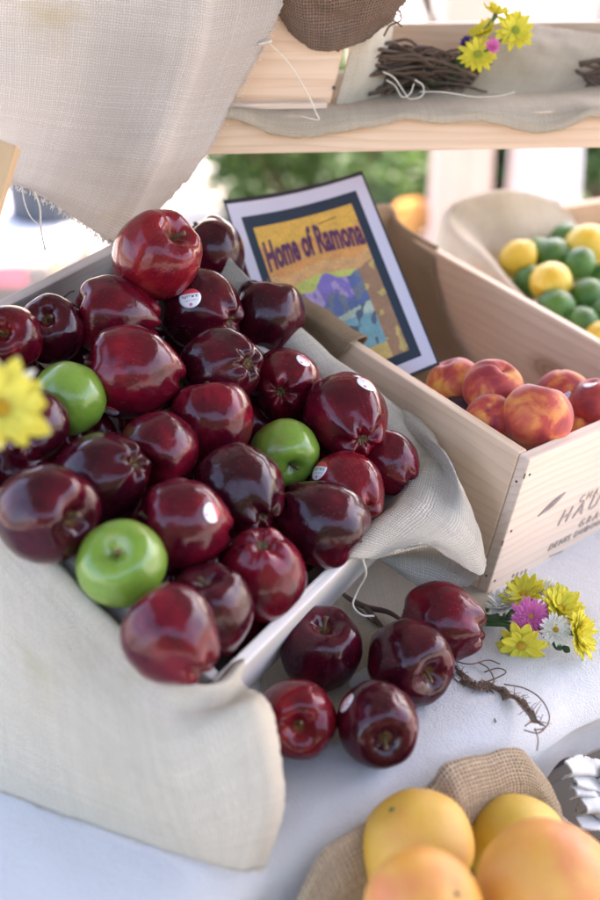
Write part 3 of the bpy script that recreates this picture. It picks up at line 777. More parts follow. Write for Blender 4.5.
# cream burlap hanging down the right side of the box
G = [[sat(352, -110, .06), sat(372, -110, .07), sat(396, -110, .10)],
     [sat(352, -20, .045), sat(374, -15, .055), sat(394, -10, .09)],
     [sat(349, 45, .045), sat(372, 48, .05), sat(391, 45, .085)],
     [sat(342, 80, .042), sat(364, 84, .05), sat(386, 78, .08)],
     [sat(336, 102, .036), sat(354, 103, .046), sat(380, 96, .075)],
     [sat(337, 106, .034), sat(352, 107, .044), sat(374, 101, .075)]]
o = cloth('burlap_strip', G, 36, 60, M['burlap_cream'], wr=.003, wf=14, seed=53, rag=.0012)
tag(o, 'cream burlap strip hanging down beside the pine box on the shelf', 'burlap')
# long pine planter behind
pv = .165
q0, q1 = sat(395, 30, pv), sat(640, 52, pv)
u0 = (q0 - sA).dot(sx_) - .05; u1 = .86; zt = (sat(500, 36, pv) - sA).z - SHH
pb = empty('pine_planter', sp((u0 + u1) / 2, .2, .004), 'long low pine planter at the back of the shelf holding a twig garland', 'planter')
PFm = frame(sA + UPV * SHH, sx_, sy_, UPV)
plank('front_panel', PFm, (u0, pv, .004), (u1, pv + .014, zt * .55), M['pine'], pb)
plank('back_panel', PFm, (u0, .232, .004), (u1, .246, zt + .004), M['pine'], pb)
for u in (u0, u1 - .014): plank('end_panel', frame(sA + UPV * SHH, sy_, -sx_, UPV), (pv + .0145, -u - .014, .004), (.2315, -u, zt * .8), M['pine'], pb)
# twig garland: many bent twigs
tw = empty('twig_garland', sp(.30, .1, .01), 'garland of dry brown twigs lying on the shelf burlap beside the pine box', 'twigs')
bm = bmesh.new()
rnd = random.Random(5)
for k in range(80):
    x0 = 372 + rnd.uniform(-6, 12); y0 = 46 + rnd.uniform(-6, 50)
    x1 = 440 + rnd.uniform(-20, 52); y1 = 76 + rnd.uniform(-22, 20)
    va, vb = rnd.uniform(.05, .15), rnd.uniform(.06, .15)
    P = []
    for i in range(5):
        t = i / 4
        P.append(sat(x0 + (x1 - x0) * t + rnd.uniform(-3, 3), y0 + (y1 - y0) * t - 7 * math.sin(PI * t) * rnd.uniform(-.6, 1.6) + rnd.uniform(-2, 2), va + (vb - va) * t))
    P = crv(P, 14)
    for p_ in P: p_.z = max(p_.z, SZ0 + SHH + .008)
    r0 = rnd.uniform(.0014, .0036)
    bm_tube(bm, P, [r0 * (1 - .5 * i / 13) for i in range(14)], 6)
obj('twigs', bm, M['twig'], tw); bm = bmesh.new()
for k in range(12):
    x0 = 575 + rnd.uniform(0, 20); y0 = 72 + rnd.uniform(-8, 16)
    P = crv([sat(x0 + i * 18, y0 + rnd.uniform(-8, 8), .11) for i in range(4)], 10)
    bm_tube(bm, P, rnd.uniform(.0015, .003), 6)
obj('twigs', bm, M['twig'], tw)
bm = bmesh.new()
bm_tube(bm, crv([sat(374, 20, .02), sat(384, 12, .02), sat(398, 10, .03), sat(401, 20, .03), sat(390, 26, .03), sat(384, 36, .04)], 30), .0011, 5)
bm_tube(bm, crv([sat(386, 18, .03), sat(396, 22, .03), sat(402, 27, .03)], 12), .0011, 5)
obj('tendril', bm, M['twig'], tw)
# pale strings on the shelf
bm = bmesh.new()
bm_tube(bm, crv([sat(383, 72, .03), sat(394, 78, .03), sat(404, 92, .03), sat(410, 99, .02), sat(422, 96, .02), sat(423, 86, .03), sat(415, 80, .03)], 40), .0008, 5)
bm_tube(bm, crv([sat(420, 92, .02), sat(440, 92, .01), sat(455, 94, .008), sat(475, 97, .008), sat(500, 96, .008), sat(515, 92, .01)], 40), .0006, 5)
bm_tube(bm, crv([sat(386, 80, .03), sat(395, 86, .03), sat(402, 97, .02), sat(410, 94, .02), sat(414, 84, .02)], 30), .0007, 5)
o = obj('pale_string', bm, M['twine']); tag(o, 'pale loose strings lying on the shelf burlap below the twigs', 'string')
# burlap swept over the planter on the right
G = [[sat(500, 30, .19), sat(530, 24, .20), sat(570, 32, .20), sat(610, 38, .20), sat(660, 34, .20)],
     [sat(492, 50, .13), sat(525, 44, .14), sat(565, 50, .14), sat(600, 54, .14), sat(655, 50, .14)],
     [sat(478, 76, .095), sat(515, 72, .10), sat(552, 76, .10), sat(588, 72, .115), sat(630, 66, .13)],
     [sat(462, 92, .08), sat(500, 92, .075), sat(540, 95, .075), sat(572, 86, .10), sat(600, 76, .12)],
     [sat(440, 103, .06), sat(485, 103, .05), sat(535, 103, .055), sat(566, 97, .085), sat(588, 84, .11)]]
o = cloth('burlap_fold', G, 60, 44, M['burlap_olive'], wr=.005, wf=13, seed=57, rag=.001)
tag(o, 'olive burlap fold swept over the planter at the right end of the shelf', 'burlap')
# ================================================================== POSTER
P_TL, P_TR, P_BR, P_BL = at(223, 200, 1.49), at(362, 171, 1.53), at(440, 365, 1.435), at(300, 420, 1.44)
def post(u, v):
    """u 0..1 left-right, v 0..1 top-bottom"""
    p = (P_TL * (1 - u) + P_TR * u) * (1 - v) + (P_BL * (1 - u) + P_BR * u) * v
    n_ = (P_TR - P_TL).cross(P_BL - P_TL).normalized()
    if n_.dot(TOW) < 0: n_ = -n_
    curl = .012 * math.sin(PI * u) * (1 - v * .6) + .010 * math.sin(PI * v) * (1 - u)
    return p - n_ * curl, n_
def art(u, v):
    """flat printed picture: border, dark frame, sunset, hills, building (generic)"""
    if u < .012 or v < .018 or v > .985 or u > .988: return (.035, .035, .045)
    if u < .085 or u > .915 or v < .085 or v > .93: return (.62, .60, .70)
    if u < .145 or u > .855 or v < .14 or v > .885: return (.025, .045, .07)
    x, y = (u - .145) / .71, (v - .14) / .745
    n1 = noise.noise(Vector((x * 3, y * 3, 1))); n2 = noise.noise(Vector((x * 14, y * 14, 5)))
    ridge = .47 - .10 * math.exp(-((x - .52) / .10) ** 2) - .13 * max(0, x - .55) * 1.6 - .03 * math.exp(-((x - .16) / .1) ** 2) + .012 * n2
    if y < ridge:
        t = y + .10 * n1
        if t < .12: c = (.74, .40, .04)
        elif t < .30: c = (.72, .30 + .05 * n2, .06)
        elif t < .40: c = (.70, .36, .12)
        else: c = (.52, .55, .10)
        if abs(t - .21) < .05 and n1 > .02: c = (.68, .24, .08)
        return c
    if y < ridge + .13 and x < .72:
        return (.20, .14, .46) if n2 > -.15 else (.42, .30, .50)
    if x > .84: return (.34, .17, .08) if n2 > -.3 else (.55, .40, .10)
    if y < .70 - .12 * x + .02: return (.07, .12, .30) if n2 > 0 else (.14, .17, .22)
    if x < .45 and y < .85: return ((.10, .14, .16) if math.sin(x * 70) > .1 else (.34, .30, .30)) if n2 > -.4 else (.4, .35, .3)
    if y > .90: return (.62, .44, .12)
    if n2 > .22: return (.05, .09, .14)
    return (.42, .52, .40) if n1 > -.1 else (.16, .38, .42)
pr_ = empty('poster', P_BL, 'printed picture poster in a white border leaning inside the peach crate', 'poster')
NU, NV = 150, 200
bm = bmesh.new(); cl = bm.loops.layers.float_color.new('Print')
V = [[bm.verts.new(post(i / NU, j / NV)[0]) for i in range(NU + 1)] for j in range(NV + 1)]
for j in range(NV):
    for i in range(NU):
        f = bm.faces.new((V[j][i], V[j + 1][i], V[j + 1][i + 1], V[j][i + 1]))
        c = art((i + .5) / NU, (j + .5) / NV)
        mt_ = 1 + (.28 * noise.noise(Vector((i * .5, j * .5, 8))) if 22 < i < 128 and 28 < j < 177 else 0) + (.22 * noise.noise(Vector((i * .09, j * .13, 4))) if 22 < i < 128 and 28 < j < 177 else 0)
        c = tuple(x * .88 * mt_ + (.05 if max(c) > .12 else 0) for x in c)
        for lp in f.loops: lp[cl] = (*c, 1)
t = NT('poster_print'); at_ = t.n('Attribute', attribute_name='Print').outputs[0]
pm = t.done(t.bsdf(Base_Color=at_, Roughness=.42, Specular_IOR_Level=.35))
o = obj('sheet', bm, pm, pr_)
m = o.modifiers.new('thickness', 'SOLIDIFY'); m.thickness = .0012; m.offset = -1
def poster_text(name, s, u0, v0, u1, hgt, mat, shear=.1, bold=.0):
    cu = bpy.data.curves.new(name, 'FONT'); cu.body = s; cu.size = 1; cu.shear = shear; cu.offset = bold; cu.resolution_u = 2
    tt = bpy.data.objects.new(name, cu); COL.objects.link(tt)
    me = bpy.data.meshes.new_from_object(tt.evaluated_get(bpy.context.evaluated_depsgraph_get())); bpy.data.objects.remove(tt)
    xs = [v.co.x for v in me.vertices]; mn, mxx = min(xs), max(xs)
    for v in me.vertices:
        fx = (v.co.x - mn) / (mxx - mn)
        u = u0 + (u1 - u0) * fx; vv = v0 - v.co.y * hgt - .025 * math.sin(PI * fx)
        p, n_ = post(u, vv); v.co = p + n_ * .0007
    return link(name, me, mat, pr_, None, smooth=None)
poster_text('title_lettering', 'Home of Ramona', .165, .345, .85, .185, plain('title_ink', (.10, .03, .09), .5), .12, .035)
bm = bmesh.new()
for k in range(9):
    a, b = .60 + k * .014, .609 + k * .014
    P = [post(a, .19 - k * .0012)[0], post(b, .19 - k * .0012)[0]]; n_ = post(a, .19)[1]
    bm_tube(bm, [P[0] + n_ * .0006, P[1] + n_ * .0006], .0007, 4)
obj('small_print', bm, plain('small_ink', (.30, .13, .04), .5), pr_)
# ================================================================== FRUIT
def sph_mesh(name, fn, nt_=56, np_=72):
    bm = bmesh.new()
    top = bm.verts.new(fn(0, 0)); bot = bm.verts.new(fn(PI, 0))
    R = [[bm.verts.new(fn(PI * (i / nt_) , 2 * PI * j / np_)) for j in range(np_)] for i in range(1, nt_)]
    for j in range(np_):
        k = (j + 1) % np_
        bm.faces.new((top, R[0][j], R[0][k])); bm.faces.new((R[-1][j], bot, R[-1][k]))
        for i in range(nt_ - 2): bm.faces.new((R[i][j], R[i + 1][j], R[i + 1][k], R[i][k]))
    me = bpy.data.meshes.new(name); bm.normal_update(); bm.to_mesh(me); bm.free()
    for p in me.polygons: p.use_smooth = True
    return me
def apple_fn(seed, kind='red'):
    r_ = random.Random(seed)
    ph = [r_.uniform(0, 2 * PI) for _ in range(6)]
    if kind == 'red': lob, shl, tap, el, dip, bot = r_.uniform(.045, .08), r_.uniform(.010, .024), r_.uniform(.07, .12), r_.uniform(1.02, 1.10), .44, .26
    else: lob, shl, tap, el, dip, bot = .014, .012, .05, .93, .40, .22
    off = Vector((seed * 5.3, seed * 2.1, 7))
    def fn(th, ph_):
        c, s = math.cos(th), math.sin(th); e = PI - th
        r = 1.0
        r += .045 * math.exp(-((th - .68) / .30) ** 2) - dip * math.exp(-(th / .30) ** 2)
        r += .02 * math.exp(-((e - .55) / .28) ** 2) - bot * math.exp(-(e / .24) ** 2)
        r += lob * math.cos(5 * ph_ + ph[0]) * math.exp(-((e - .42) / .34) ** 2)
        r += shl * math.cos(5 * ph_ + ph[1]) * math.exp(-((th - .55) / .35) ** 2)
        r += lob * .22 * math.cos(5 * ph_ + ph[0]) * s + .018 * math.sin(2 * ph_ + ph[2]) * s + .02 * math.sin(ph_ + ph[3]) * c * s
        d = Vector((s * math.cos(ph_), s * math.sin(ph_), c))
        r += .030 * noise.noise(d * 1.7 + off) + .010 * noise.noise(d * 4.5 + off)
        p = d * r
        k = 1 + tap * p.z
        if kind == 'red' and p.z < 0: k -= .05 * p.z * p.z
        p.x *= k; p.y *= k; p.z *= el
        return p
    return fn
def stem_mesh(fn, rr, long=.42, r0=.045):
    b = fn(0, 0); bm = bmesh.new()
    a = rr.uniform(0, 2 * PI); bend = Vector((math.cos(a), math.sin(a), 0)) * .16
    P = crv([b - Vector((0, 0, .03)), b + Vector((0, 0, long * .5)) + bend * .3, b + Vector((0, 0, long)) + bend], 8)
    bm_tube(bm, P, [r0 * 1.2, r0, r0 * .85, r0 * .8, r0 * .8, r0 * .9, r0 * 1.1, r0 * 1.35], 7)
    me = bpy.data.meshes.new('stem'); bm.normal_update(); bm.to_mesh(me); bm.free()
    for p in me.polygons: p.use_smooth = True
    me.materials.append(M['stem']); return me
def calyx_mesh(fn, rr):
    b = fn(PI, 0); bm = bmesh.new()
    for k in range(10):
        a = 2 * PI * k / 10 + rr.uniform(-.2, .2); l = rr.uniform(.10, .2)
        d = Vector((math.cos(a), math.sin(a), 0)); u = Vector((0, 0, -1))
        bm_tube(bm, [b + d * .03 + u * .0, b + d * (.05 + l * .4) + u * (.06 + rr.uniform(0, .04)), b + d * l * .7 + u * (.10 + rr.uniform(-.03, .07))], [.03, .022, .006], 5)
    me = bpy.data.meshes.new('calyx'); bm.normal_update(); bm.to_mesh(me); bm.free()
    for p in me.polygons: p.use_smooth = True
    me.materials.append(M['calyx']); return me
APM = []
for sd in range(6):
    fn = apple_fn(sd + 11); rr = random.Random(sd)
    APM.append((fn, sph_mesh('red_apple_body', fn), stem_mesh(fn, rr), calyx_mesh(fn, rr)))
GAM = []
for sd in range(2):
    fn = apple_fn(sd + 40, 'green'); rr = random.Random(sd + 9)
    GAM.append((fn, sph_mesh('green_apple_body', fn), stem_mesh(fn, rr, .36), calyx_mesh(fn, rr)))
# sticker material: red band, white body with dark bars, pink dot
t = NT('fruit_sticker'); uv = t.n('TexCoord').outputs['UV']; s = t.n('SeparateXYZ', {0: uv})
x, y = s.outputs[0], s.outputs[1]
c = t.mix(t.smooth(y, .70, .72), (.80, .79, .82), (.62, .06, .08))
bars = t.math('MULTIPLY', t.math('GREATER_THAN', t.noise(t.n('CombineXYZ', {0: t.math('MULTIPLY', x, 22.0), 1: t.math('MULTIPLY', y, 5.0)}).outputs[0], 1.0, 1), .5),
              t.math('MULTIPLY', t.math('GREATER_THAN', y, .5), t.math('LESS_THAN', y, .64)))
inside = t.math('LESS_THAN', t.math('ABSOLUTE', t.math('SUBTRACT', x, .5)), .36)
c = t.mix(t.math('MULTIPLY', t.math('MULTIPLY', bars, inside), .9), c, (.05, .04, .06))
b2_ = t.math('MULTIPLY', t.math('GREATER_THAN', t.noise(t.n('CombineXYZ', {0: t.math('MULTIPLY', x, 30.0), 1: 3.3}).outputs[0], 1.0, 1), .5), t.math('MULTIPLY', t.math('GREATER_THAN', y, .34), t.math('LESS_THAN', y, .40)))
c = t.mix(t.math('MULTIPLY', t.math('MULTIPLY', b2_, inside), .6), c, (.2, .2, .25))
dd = t.n('VectorMath', {0: uv, 1: (.5, .17, 0)}, operation='DISTANCE').outputs['Value']
c = t.mix(t.math('LESS_THAN', dd, .08), c, (.75, .12, .3))
M['sticker'] = t.done(t.bsdf(Base_Color=c, Roughness=.35))
def inv_dir(fn, d):
    """surface point of the fruit in the local direction d (few Newton-free iterations on angles)"""
    d = d.normalized(); th = math.acos(max(-1, min(1, d.z))); ph = math.atan2(d.y, d.x)
    t0, p0 = th, ph
    for _ in range(12):
        q = fn(t0, p0); qn = q.normalized()
        t0 += (th - math.acos(max(-1, min(1, qn.z)))) * .8
        dp = ph - math.atan2(qn.y, qn.x); dp = (dp + PI) % (2 * PI) - PI
        p0 += dp * .8
        t0 = max(.001, min(PI - .001, t0))
    return fn(t0, p0)
def sticker(root, fn, q, scale, pos, px, py, size_px, tilt=0.0, asp=.92):
    """an oval label lying on the skin where the pixel (px, py) meets the fruit"""
    d = (pos - CAM); r = ray(px, py).normalized()
    b = r.dot(d); disc = b * b - (d.length_squared - (scale * .97) ** 2)
    tt = b - math.sqrt(max(disc, 0)); P = CAM + r * tt
    n_ = (P - pos).normalized()
    ex = (RIGHT * math.cos(tilt) + CUP * math.sin(tilt)); ex = (ex - n_ * ex.dot(n_)).normalized(); ey = n_.cross(ex)
    rad = size_px * .5 * (tt * -ray(px, py).normalized().dot(TOW)) / FPX
    qi = q.inverted(); bm = bmesh.new(); uvl = bm.loops.layers.uv.new('UVMap')
    N, K = 5, 28; uvs = {}
    def pt(a, rr_):
        w_ = P + ex * (rad * rr_ * math.cos(a)) + ey * (rad * asp * rr_ * math.sin(a))
        loc = qi @ (w_ - pos) / scale
        s_ = inv_dir(fn, loc); v = bm.verts.new(s_ * 1.006); uvs[v] = (.5 + .5 * rr_ * math.cos(a), .5 + .5 * rr_ * math.sin(a)); return v
    c0 = pt(0, 0); R = [[pt(2 * PI * k / K, (i + 1) / N) for k in range(K)] for i in range(N)]
    fs = [bm.faces.new((c0, R[0][k], R[0][(k + 1) % K])) for k in range(K)]
    for i in range(N - 1):
        for k in range(K): fs.append(bm.faces.new((R[i][k], R[i + 1][k], R[i + 1][(k + 1) % K], R[i][(k + 1) % K])))
    for f in fs:
        for lp in f.loops: lp[uvl].uv = uvs[lp.vert]
    me = bpy.data.meshes.new('sticker'); bm.normal_update(); bm.to_mesh(me); bm.free()
    for p in me.polygons: p.use_smooth = True
    me.materials.append(M['sticker'])
    o = bpy.data.objects.new('sticker', me); COL.objects.link(o); o.parent = root
    md = o.modifiers.new('thickness', 'SOLIDIFY'); md.thickness = .004; md.offset = 1
    return o
def solve_depth(items, plane_p, plane_n, iters=160, lo=.0):
    """items: dicts px,py,s,h -> depth; then push overlapping fruit apart along their own sight lines"""
    for it in items:
        r = ray(it['x'], it['y'])
        it['d'] = (plane_p + plane_n * it['h'] - CAM).dot(plane_n) / r.dot(plane_n) if 'd' not in it else it['d']
        it['d0'] = it['d']; it['r'] = r
    for k in range(iters):
        for i, a in enumerate(items):
            for b in items[i + 1:]:
                pa, pb_ = CAM + a['r'] * a['d'], CAM + b['r'] * b['d']
                need = .445 * (a['s'] * a['d'] + b['s'] * b['d']) / FPX
                g = need - (pa - pb_).length
                if g > 0:
                    st = min(g * .25, .002)
                    if a['d'] < b['d']: a['d'] -= st; b['d'] += st
                    else: a['d'] += st; b['d'] -= st
        for it in items: it['d'] += (it['d0'] - it['d']) * .01
    return items
FRUIT_N = {}
def place_fruit(it, models, mat, name, cat, label, group, axis, spin, parts=('stem', 'calyx'), stretch=1.0):
    fn, body, stem, cal = models
    d = it['d']; pos = CAM + it['r'] * d; scale = it['s'] * d / FPX * .5 / 1.02
    root = empty(name, pos, label, cat, group)
    q = axis.to_track_quat('Z', 'Y') @ Quaternion((0, 0, 1), spin)
    root.rotation_mode = 'QUATERNION'; root.rotation_quaternion = q; root.scale = (scale, scale, scale * stretch)
    for nm, me, mt in (('skin', body, mat), ('stem', stem, None), ('calyx', cal, None)):
        if nm != 'skin' and nm not in parts: continue
        o = bpy.data.objects.new(nm, me); COL.objects.link(o); o.parent = root
        if mt is not None:
            if not me.materials: me.materials.append(mt)
            o.material_slots[0].link = 'OBJECT'; o.material_slots[0].material = mt
    it['root'] = root; it['q'] = q; it['pos'] = pos; it['scale'] = scale
    return root
# x, y, size, h, stem axis (right, up, towards camera), skin, label
R_, D_, B_, G_ = 'red_apple', 'dark_apple', 'bright_apple', 'green_apple'
AP = [
 (155, 258, 84, .050, (.55, .50, .55), B_, 'bright red apple topmost in the crate, below the frayed tip of the pale burlap'),
 (212, 254, 66, .012, (-.55, .75, .25), D_, 'dark red apple behind the bright topmost one, nearest the poster'),
 (202, 311, 79, .030, (-.75, .30, -.45), D_, 'very dark apple with a round sticker on its upper left, under the topmost apple'),
 (268, 317, 70, .010, (.1, .92, .15), D_, 'square shouldered dark apple against the liner, directly left of the poster foot'),
 (116, 318, 77, .018, (-.93, .12, .30), R_, 'dark red apple lying on its side below the bare wooden far rim'),
 (52, 331, 66, .008, (.0, .35, .92), D_, 'dark apple showing its hollow, beside the far rim and above the left green apple'),
 (12, 339, 62, .016, (-.1, .15, .98), R_, 'red apple cut by the left picture edge above the yellow daisy'),
 (133, 373, 92, .050, (-.92, .22, .25), R_, 'long tapering red apple with a stem at its left, right of the left green apple'),
 (222, 368, 80, .026, (-.72, -.08, -.66), D_, 'dark apple with a knobbly lobed end at its right, in the middle of the heap'),
 (285, 386, 72, .012, (.12, .22, -.96), R_, 'red apple showing its dry calyx, above the right green apple'),
 (347, 417, 80, .032, (-.35, .58, -.72), R_, 'glossy dark red apple with a sticker at its top right, right end of heap'),
 (388, 464, 62, .014, (-.5, .5, -.3), R_, 'red apple lowest on the right of the heap beside the hanging liner'),
 (348, 491, 71, .016, (-.45, .45, -.6), B_, 'light red apple with a sticker on its left, right of the right green apple'),
 (284, 452, 67, .012, (.30, -.58, .75), G_, 'green apple on the right side of the heap, showing its stem'),
 (212, 423, 81, .026, (-.1, .92, -.05), R_, 'dark red apple standing upright, left of the right green apple'),
 (160, 449, 76, .016, (-.35, -.5, .78), R_, 'red apple with its hollow turned down and forward, left of the upright dark apple'),
 (68, 400, 73, .016, (.25, .75, -.5), G_, 'green apple at the left of the heap, beside the yellow daisy'),
 (32, 426, 70, .018, (.05, .5, -.8), D_, 'dark apple half hidden behind the yellow daisy'),
 (103, 477, 90, .026, (-.70, -.28, -.45), D_, 'large dark apple between the near left rim and the red apples of the middle'),
 (43, 513, 98, .028, (.78, -.12, .52), D_, 'large blurred apple at the near rim with its stem hollow facing right'),
 (184, 525, 90, .036, (-.85, .12, .30), R_, 'red apple with a sticker on its upper right, right of the near green apple'),
 (241, 490, 84, .026, (-.5, .62, -.45), D_, 'smooth dark apple in the centre below the upright one'),
 (321, 523, 82, .024, (.78, -.48, .05), D_, 'smooth dark apple at the right rim above the loose apples'),
 (261, 573, 88, .028, (-.05, -.68, -.62), R_, 'dark red apple with a lobed dry end on top, beside the front rim'),
 (122, 564, 86, .030, (-.1, .42, .90), G_, 'green apple near the camera showing its stem hollow'),
 (212, 611, 84, .012, (-.15, .85, .45), D_, 'dark apple with a stem on top near the front corner of the crate'),
 (172, 637, 94, .030, (-.55, .55, -.25), R_, 'long dark red apple lowest in the near corner of the crate'),
 (165, 344, 58, -.022, (.0, .7, .6), D_, 'small dark apple sunk between the sticker apple and the long red one'),
 (176, 404, 62, -.030, (.2, .7, .5), G_, 'green apple mostly buried under the long tapering red apple'),
]
items = [dict(x=a[0], y=a[1], s=a[2] * 1.055, h=a[3]) for a in AP]
# apples of the layer beneath
FIL = [(90, 352, 66), (250, 350, 62), (235, 288, 60), (80, 440, 70), (150, 410, 66), (250, 428, 66), (305, 478, 66), (205, 470, 70), (140, 510, 74), (75, 540, 74), (230, 545, 74), (290, 545, 68), (165, 590, 76), (205, 575, 72), (335, 460, 60), (310, 425, 60), (20, 470, 70), (180, 290, 62), (15, 385, 66), (240, 620, 70)]
fil = [dict(x=a[0], y=a[1], s=a[2], h=-.045) for a in FIL]
solve_depth(items + fil, AA, an)
AROOT = []
for k, (a, it) in enumerate(zip(AP, items)):
    ax = view(*a[4]); gm = a[5] == G_
    mdl = GAM[k % 2] if gm else APM[k % 6]
    r = place_fruit(it, mdl, M[a[5]], 'green_apple' if gm else 'red_apple', 'apple', a[6], 'apples heaped in the tilted crate', ax, k * 1.7)
    it['mdl'] = mdl; AROOT.append(r)
for k, it in enumerate(fil):
    a = Vector((random.uniform(-1, 1), random.uniform(-1, 1), random.uniform(-1, 1))).normalized()
    place_fruit(it, APM[k % 6], M[R_], 'red_apple', 'apple', 'red apple buried under the top layer of the crate', 'buried apples of the crate', a, k * 1.1, parts=())
for idx, px, py, sz, tl in ((2, 190, 298, 23, .15), (10, 366, 385, 21, -.6), (12, 321, 472, 22, -.5), (20, 211, 513, 21, -1.2), (7, 111, 409, 18, -.2), (9, 303, 361, 16, -.7)):
    it = items[idx]; sticker(it['root'], it['mdl'][0], it['q'], it['scale'], it['pos'], px, py, sz, tl)
# loose apples on the table
LP = [
 (320, 651, 84, (.1, .72, .55), D_, 'dark loose apple on the table nearest the corner of the tilted crate'),
 (408, 661, 86, (.55, -.22, .80), D_, 'loose apple in the middle of the table group with its stem hollow facing right'),
 (443, 623, 84, (-.82, .12, -.25), R_, 'long dark loose apple lying on the stems of the flower bunch'),
 (296, 718, 82, (.10, -.05, .95), B_, 'light red loose apple half hidden by the cream burlap corner'),
 (377, 722, 85, (.20, -.28, .93), D_, 'very dark loose apple with an oval sticker, nearest the table edge'),
]
lit = []
for a in LP:
    it = dict(x=a[0], y=a[1], s=a[2], r=ray(a[0], a[1]))
    d = 1.1
    for _ in range(30):                       # rest the fruit on the table cloth
        rad = it['s'] * d / FPX * .5 * .93
        d = (CAMH - (TZ + .006 + rad)) / -it['r'].z
    it['d'] = d; lit.append(it)
for k, (a, it) in enumerate(zip(LP, lit)):
    mdl = APM[(k * 2 + 1) % 6]
    place_fruit(it, mdl, M[a[4]], 'red_apple', 'apple', a[5], 'loose apples on the table', view(*a[3]), k * 2.3)
    it['mdl'] = mdl
it = lit[4]; sticker(it['root'], it['mdl'][0], it['q'], it['scale'], it['pos'], 347, 703, 21, 1.0, .8)

# ---- peaches
def peach_fn(seed):
    off = Vector((seed * 3.3, 1, seed))
    def fn(th, ph):
        c, s = math.cos(th), math.sin(th)
        r = 1 - .22 * math.exp(-(th / .28) ** 2) + .04 * math.exp(-((PI - th) / .2) ** 2)
        dphi = (ph + PI) % (2 * PI) - PI
        r -= .055 * math.exp(-(dphi / .16) ** 2) * s ** .5 if s > 0 else 0
        d = Vector((s * math.cos(ph), s * math.sin(ph), c))
        r += .03 * noise.noise(d * 1.6 + off)
        return Vector((d.x * r * 1.03, d.y * r, d.z * r * .97))
    return fn
def button_mesh(fn, nm, mat, r0=.09):
    b = fn(0, 0); bm = bmesh.new()
    P = [b - Vector((0, 0, .03)), b + Vector((0, 0, .015)), b + Vector((0, 0, .035))]
    bm_tube(bm, P, [r0, r0 * .9, r0 * .5], 10)
    me = bpy.data.meshes.new(nm); bm.normal_update(); bm.to_mesh(me); bm.free(); me.materials.append(mat)
    for p in me.polygons: p.use_smooth = True
    return me
PEM = []
for sd in range(3):
    fn = peach_fn(sd); PEM.append((fn, sph_mesh('peach_body', fn, 36, 48), button_mesh(fn, 'stem', M['stem'], .05), None))
def simple_fruit(lst, plane, pnrm, models, mats, name, cat, group, extra=(), d_by_plane=True):
    its = [dict(x=a[0], y=a[1], s=a[2] * 1.07, h=a[3]) for a in lst]
    solve_depth(its + list(extra), plane, pnrm)
    for it in its:                             # keep the fruit behind the front panel and inside the left one
        for _ in range(80):
            P = CAM + it['r'] * it['d']; rad = it['s'] * it['d'] / FPX * .5
            if (P - PF).dot(p2) < rad + .010: it['d'] += .002
            else: break
    for k, (a, it) in enumerate(zip(lst, its)):
        mdl = models[k % len(models)]
        nm = a[6] if len(a) > 6 else name
        place_fruit(it, mdl, mats if not isinstance(mats, dict) else mats[nm], nm, cat if not isinstance(cat, dict) else cat[nm], a[5], group, view(*a[4]), k * 1.9, parts=('stem',))
        it['mdl'] = mdl
    return its
PE = [
 (455, 386, 56, -.020, (-.3, .8, .2), 'yellow orange peach against the poster corner'),
 (493, 389, 58, -.012, (.3, .6, .5), 'pink orange peach at the back, right of the one by the poster'),
 (490, 419, 48, -.030, (-.2, .4, .8), 'small orange peach in front of the pink orange one'),
 (537, 417, 68, -.004, (.2, .9, .1), 'large dark pink peach with a yellow patch, nearest the printed panel'),
 (563, 398, 56, -.016, (.1, .8, -.3), 'orange peach behind the large dark pink one'),
 (598, 408, 62, -.002, (-.2, .8, .2), 'red peach cut by the right picture edge'),
 (526, 443, 46, -.040, (.3, .8, .4), 'red peach low in the front corner of the wine crate'),
 (592, 440, 50, -.030, (.2, .7, .4), 'red peach at the right edge just behind the printed panel'),
 (472, 404, 46, -.038, (.1, .8, .4), 'orange peach sunk between the poster corner and the plum'),
 (577, 434, 48, -.030, (0, .8, .4), 'shaded red peach sunk between the large pink one and the crate front'),
]
pits = simple_fruit(PE, PF, pn, PEM, M['peach'], 'peach', 'peach', 'peaches in the wine crate')
for k_ in (3, 5, 6, 7, 9):
    pits[k_]['root'].children[0].material_slots[0].material = M['peach_red']
it = pits[5]; sticker(it['root'], it['mdl'][0], it['q'], it['scale'], it['pos'], 590, 383, 15, .5)
it = pits[4]; sticker(it['root'], it['mdl'][0], it['q'], it['scale'], it['pos'], 565, 397, 14, .5)
fil2 = simple_fruit([(462, 416, 46, -.045, (0, 1, .2), 'dark purple plum at the left rim among the peaches', 'plum')], PF, pn, [PEM[1]], {'plum': M['plum']}, 'plum', {'plum': 'plum'}, 'plums in the wine crate')
# ---- limes and lemons
def citrus_fn(seed, el, nip, rough=.02):
    off = Vector((seed * 2.3, 4, seed))
    def fn(th, ph):
        c, s = math.cos(th), math.sin(th)
        r = 1 + nip * math.exp(-((PI - th) / .22) ** 2) + nip * .5 * math.exp(-(th / .25) ** 2) - .05 * math.exp(-(th / .10) ** 2)
        d = Vector((s * math.cos(ph), s * math.sin(ph), c))
        r += rough * noise.noise(d * 1.8 + off)
        return Vector((d.x * r, d.y * r, d.z * r * el))
    return fn
LMM = [(f, sph_mesh('lemon_body', f, 32, 40), button_mesh(f, 'stem', M['stem'], .07), None) for f in (citrus_fn(3, 1.12, .24), citrus_fn(4, 1.08, .20))]
LIM = [(f, sph_mesh('lime_body', f, 32, 40), button_mesh(f, 'stem', M['calyx'], .08), None) for f in (citrus_fn(5, 1.06, .06), citrus_fn(6, 1.12, .07))]
fp = LA; fz = ln
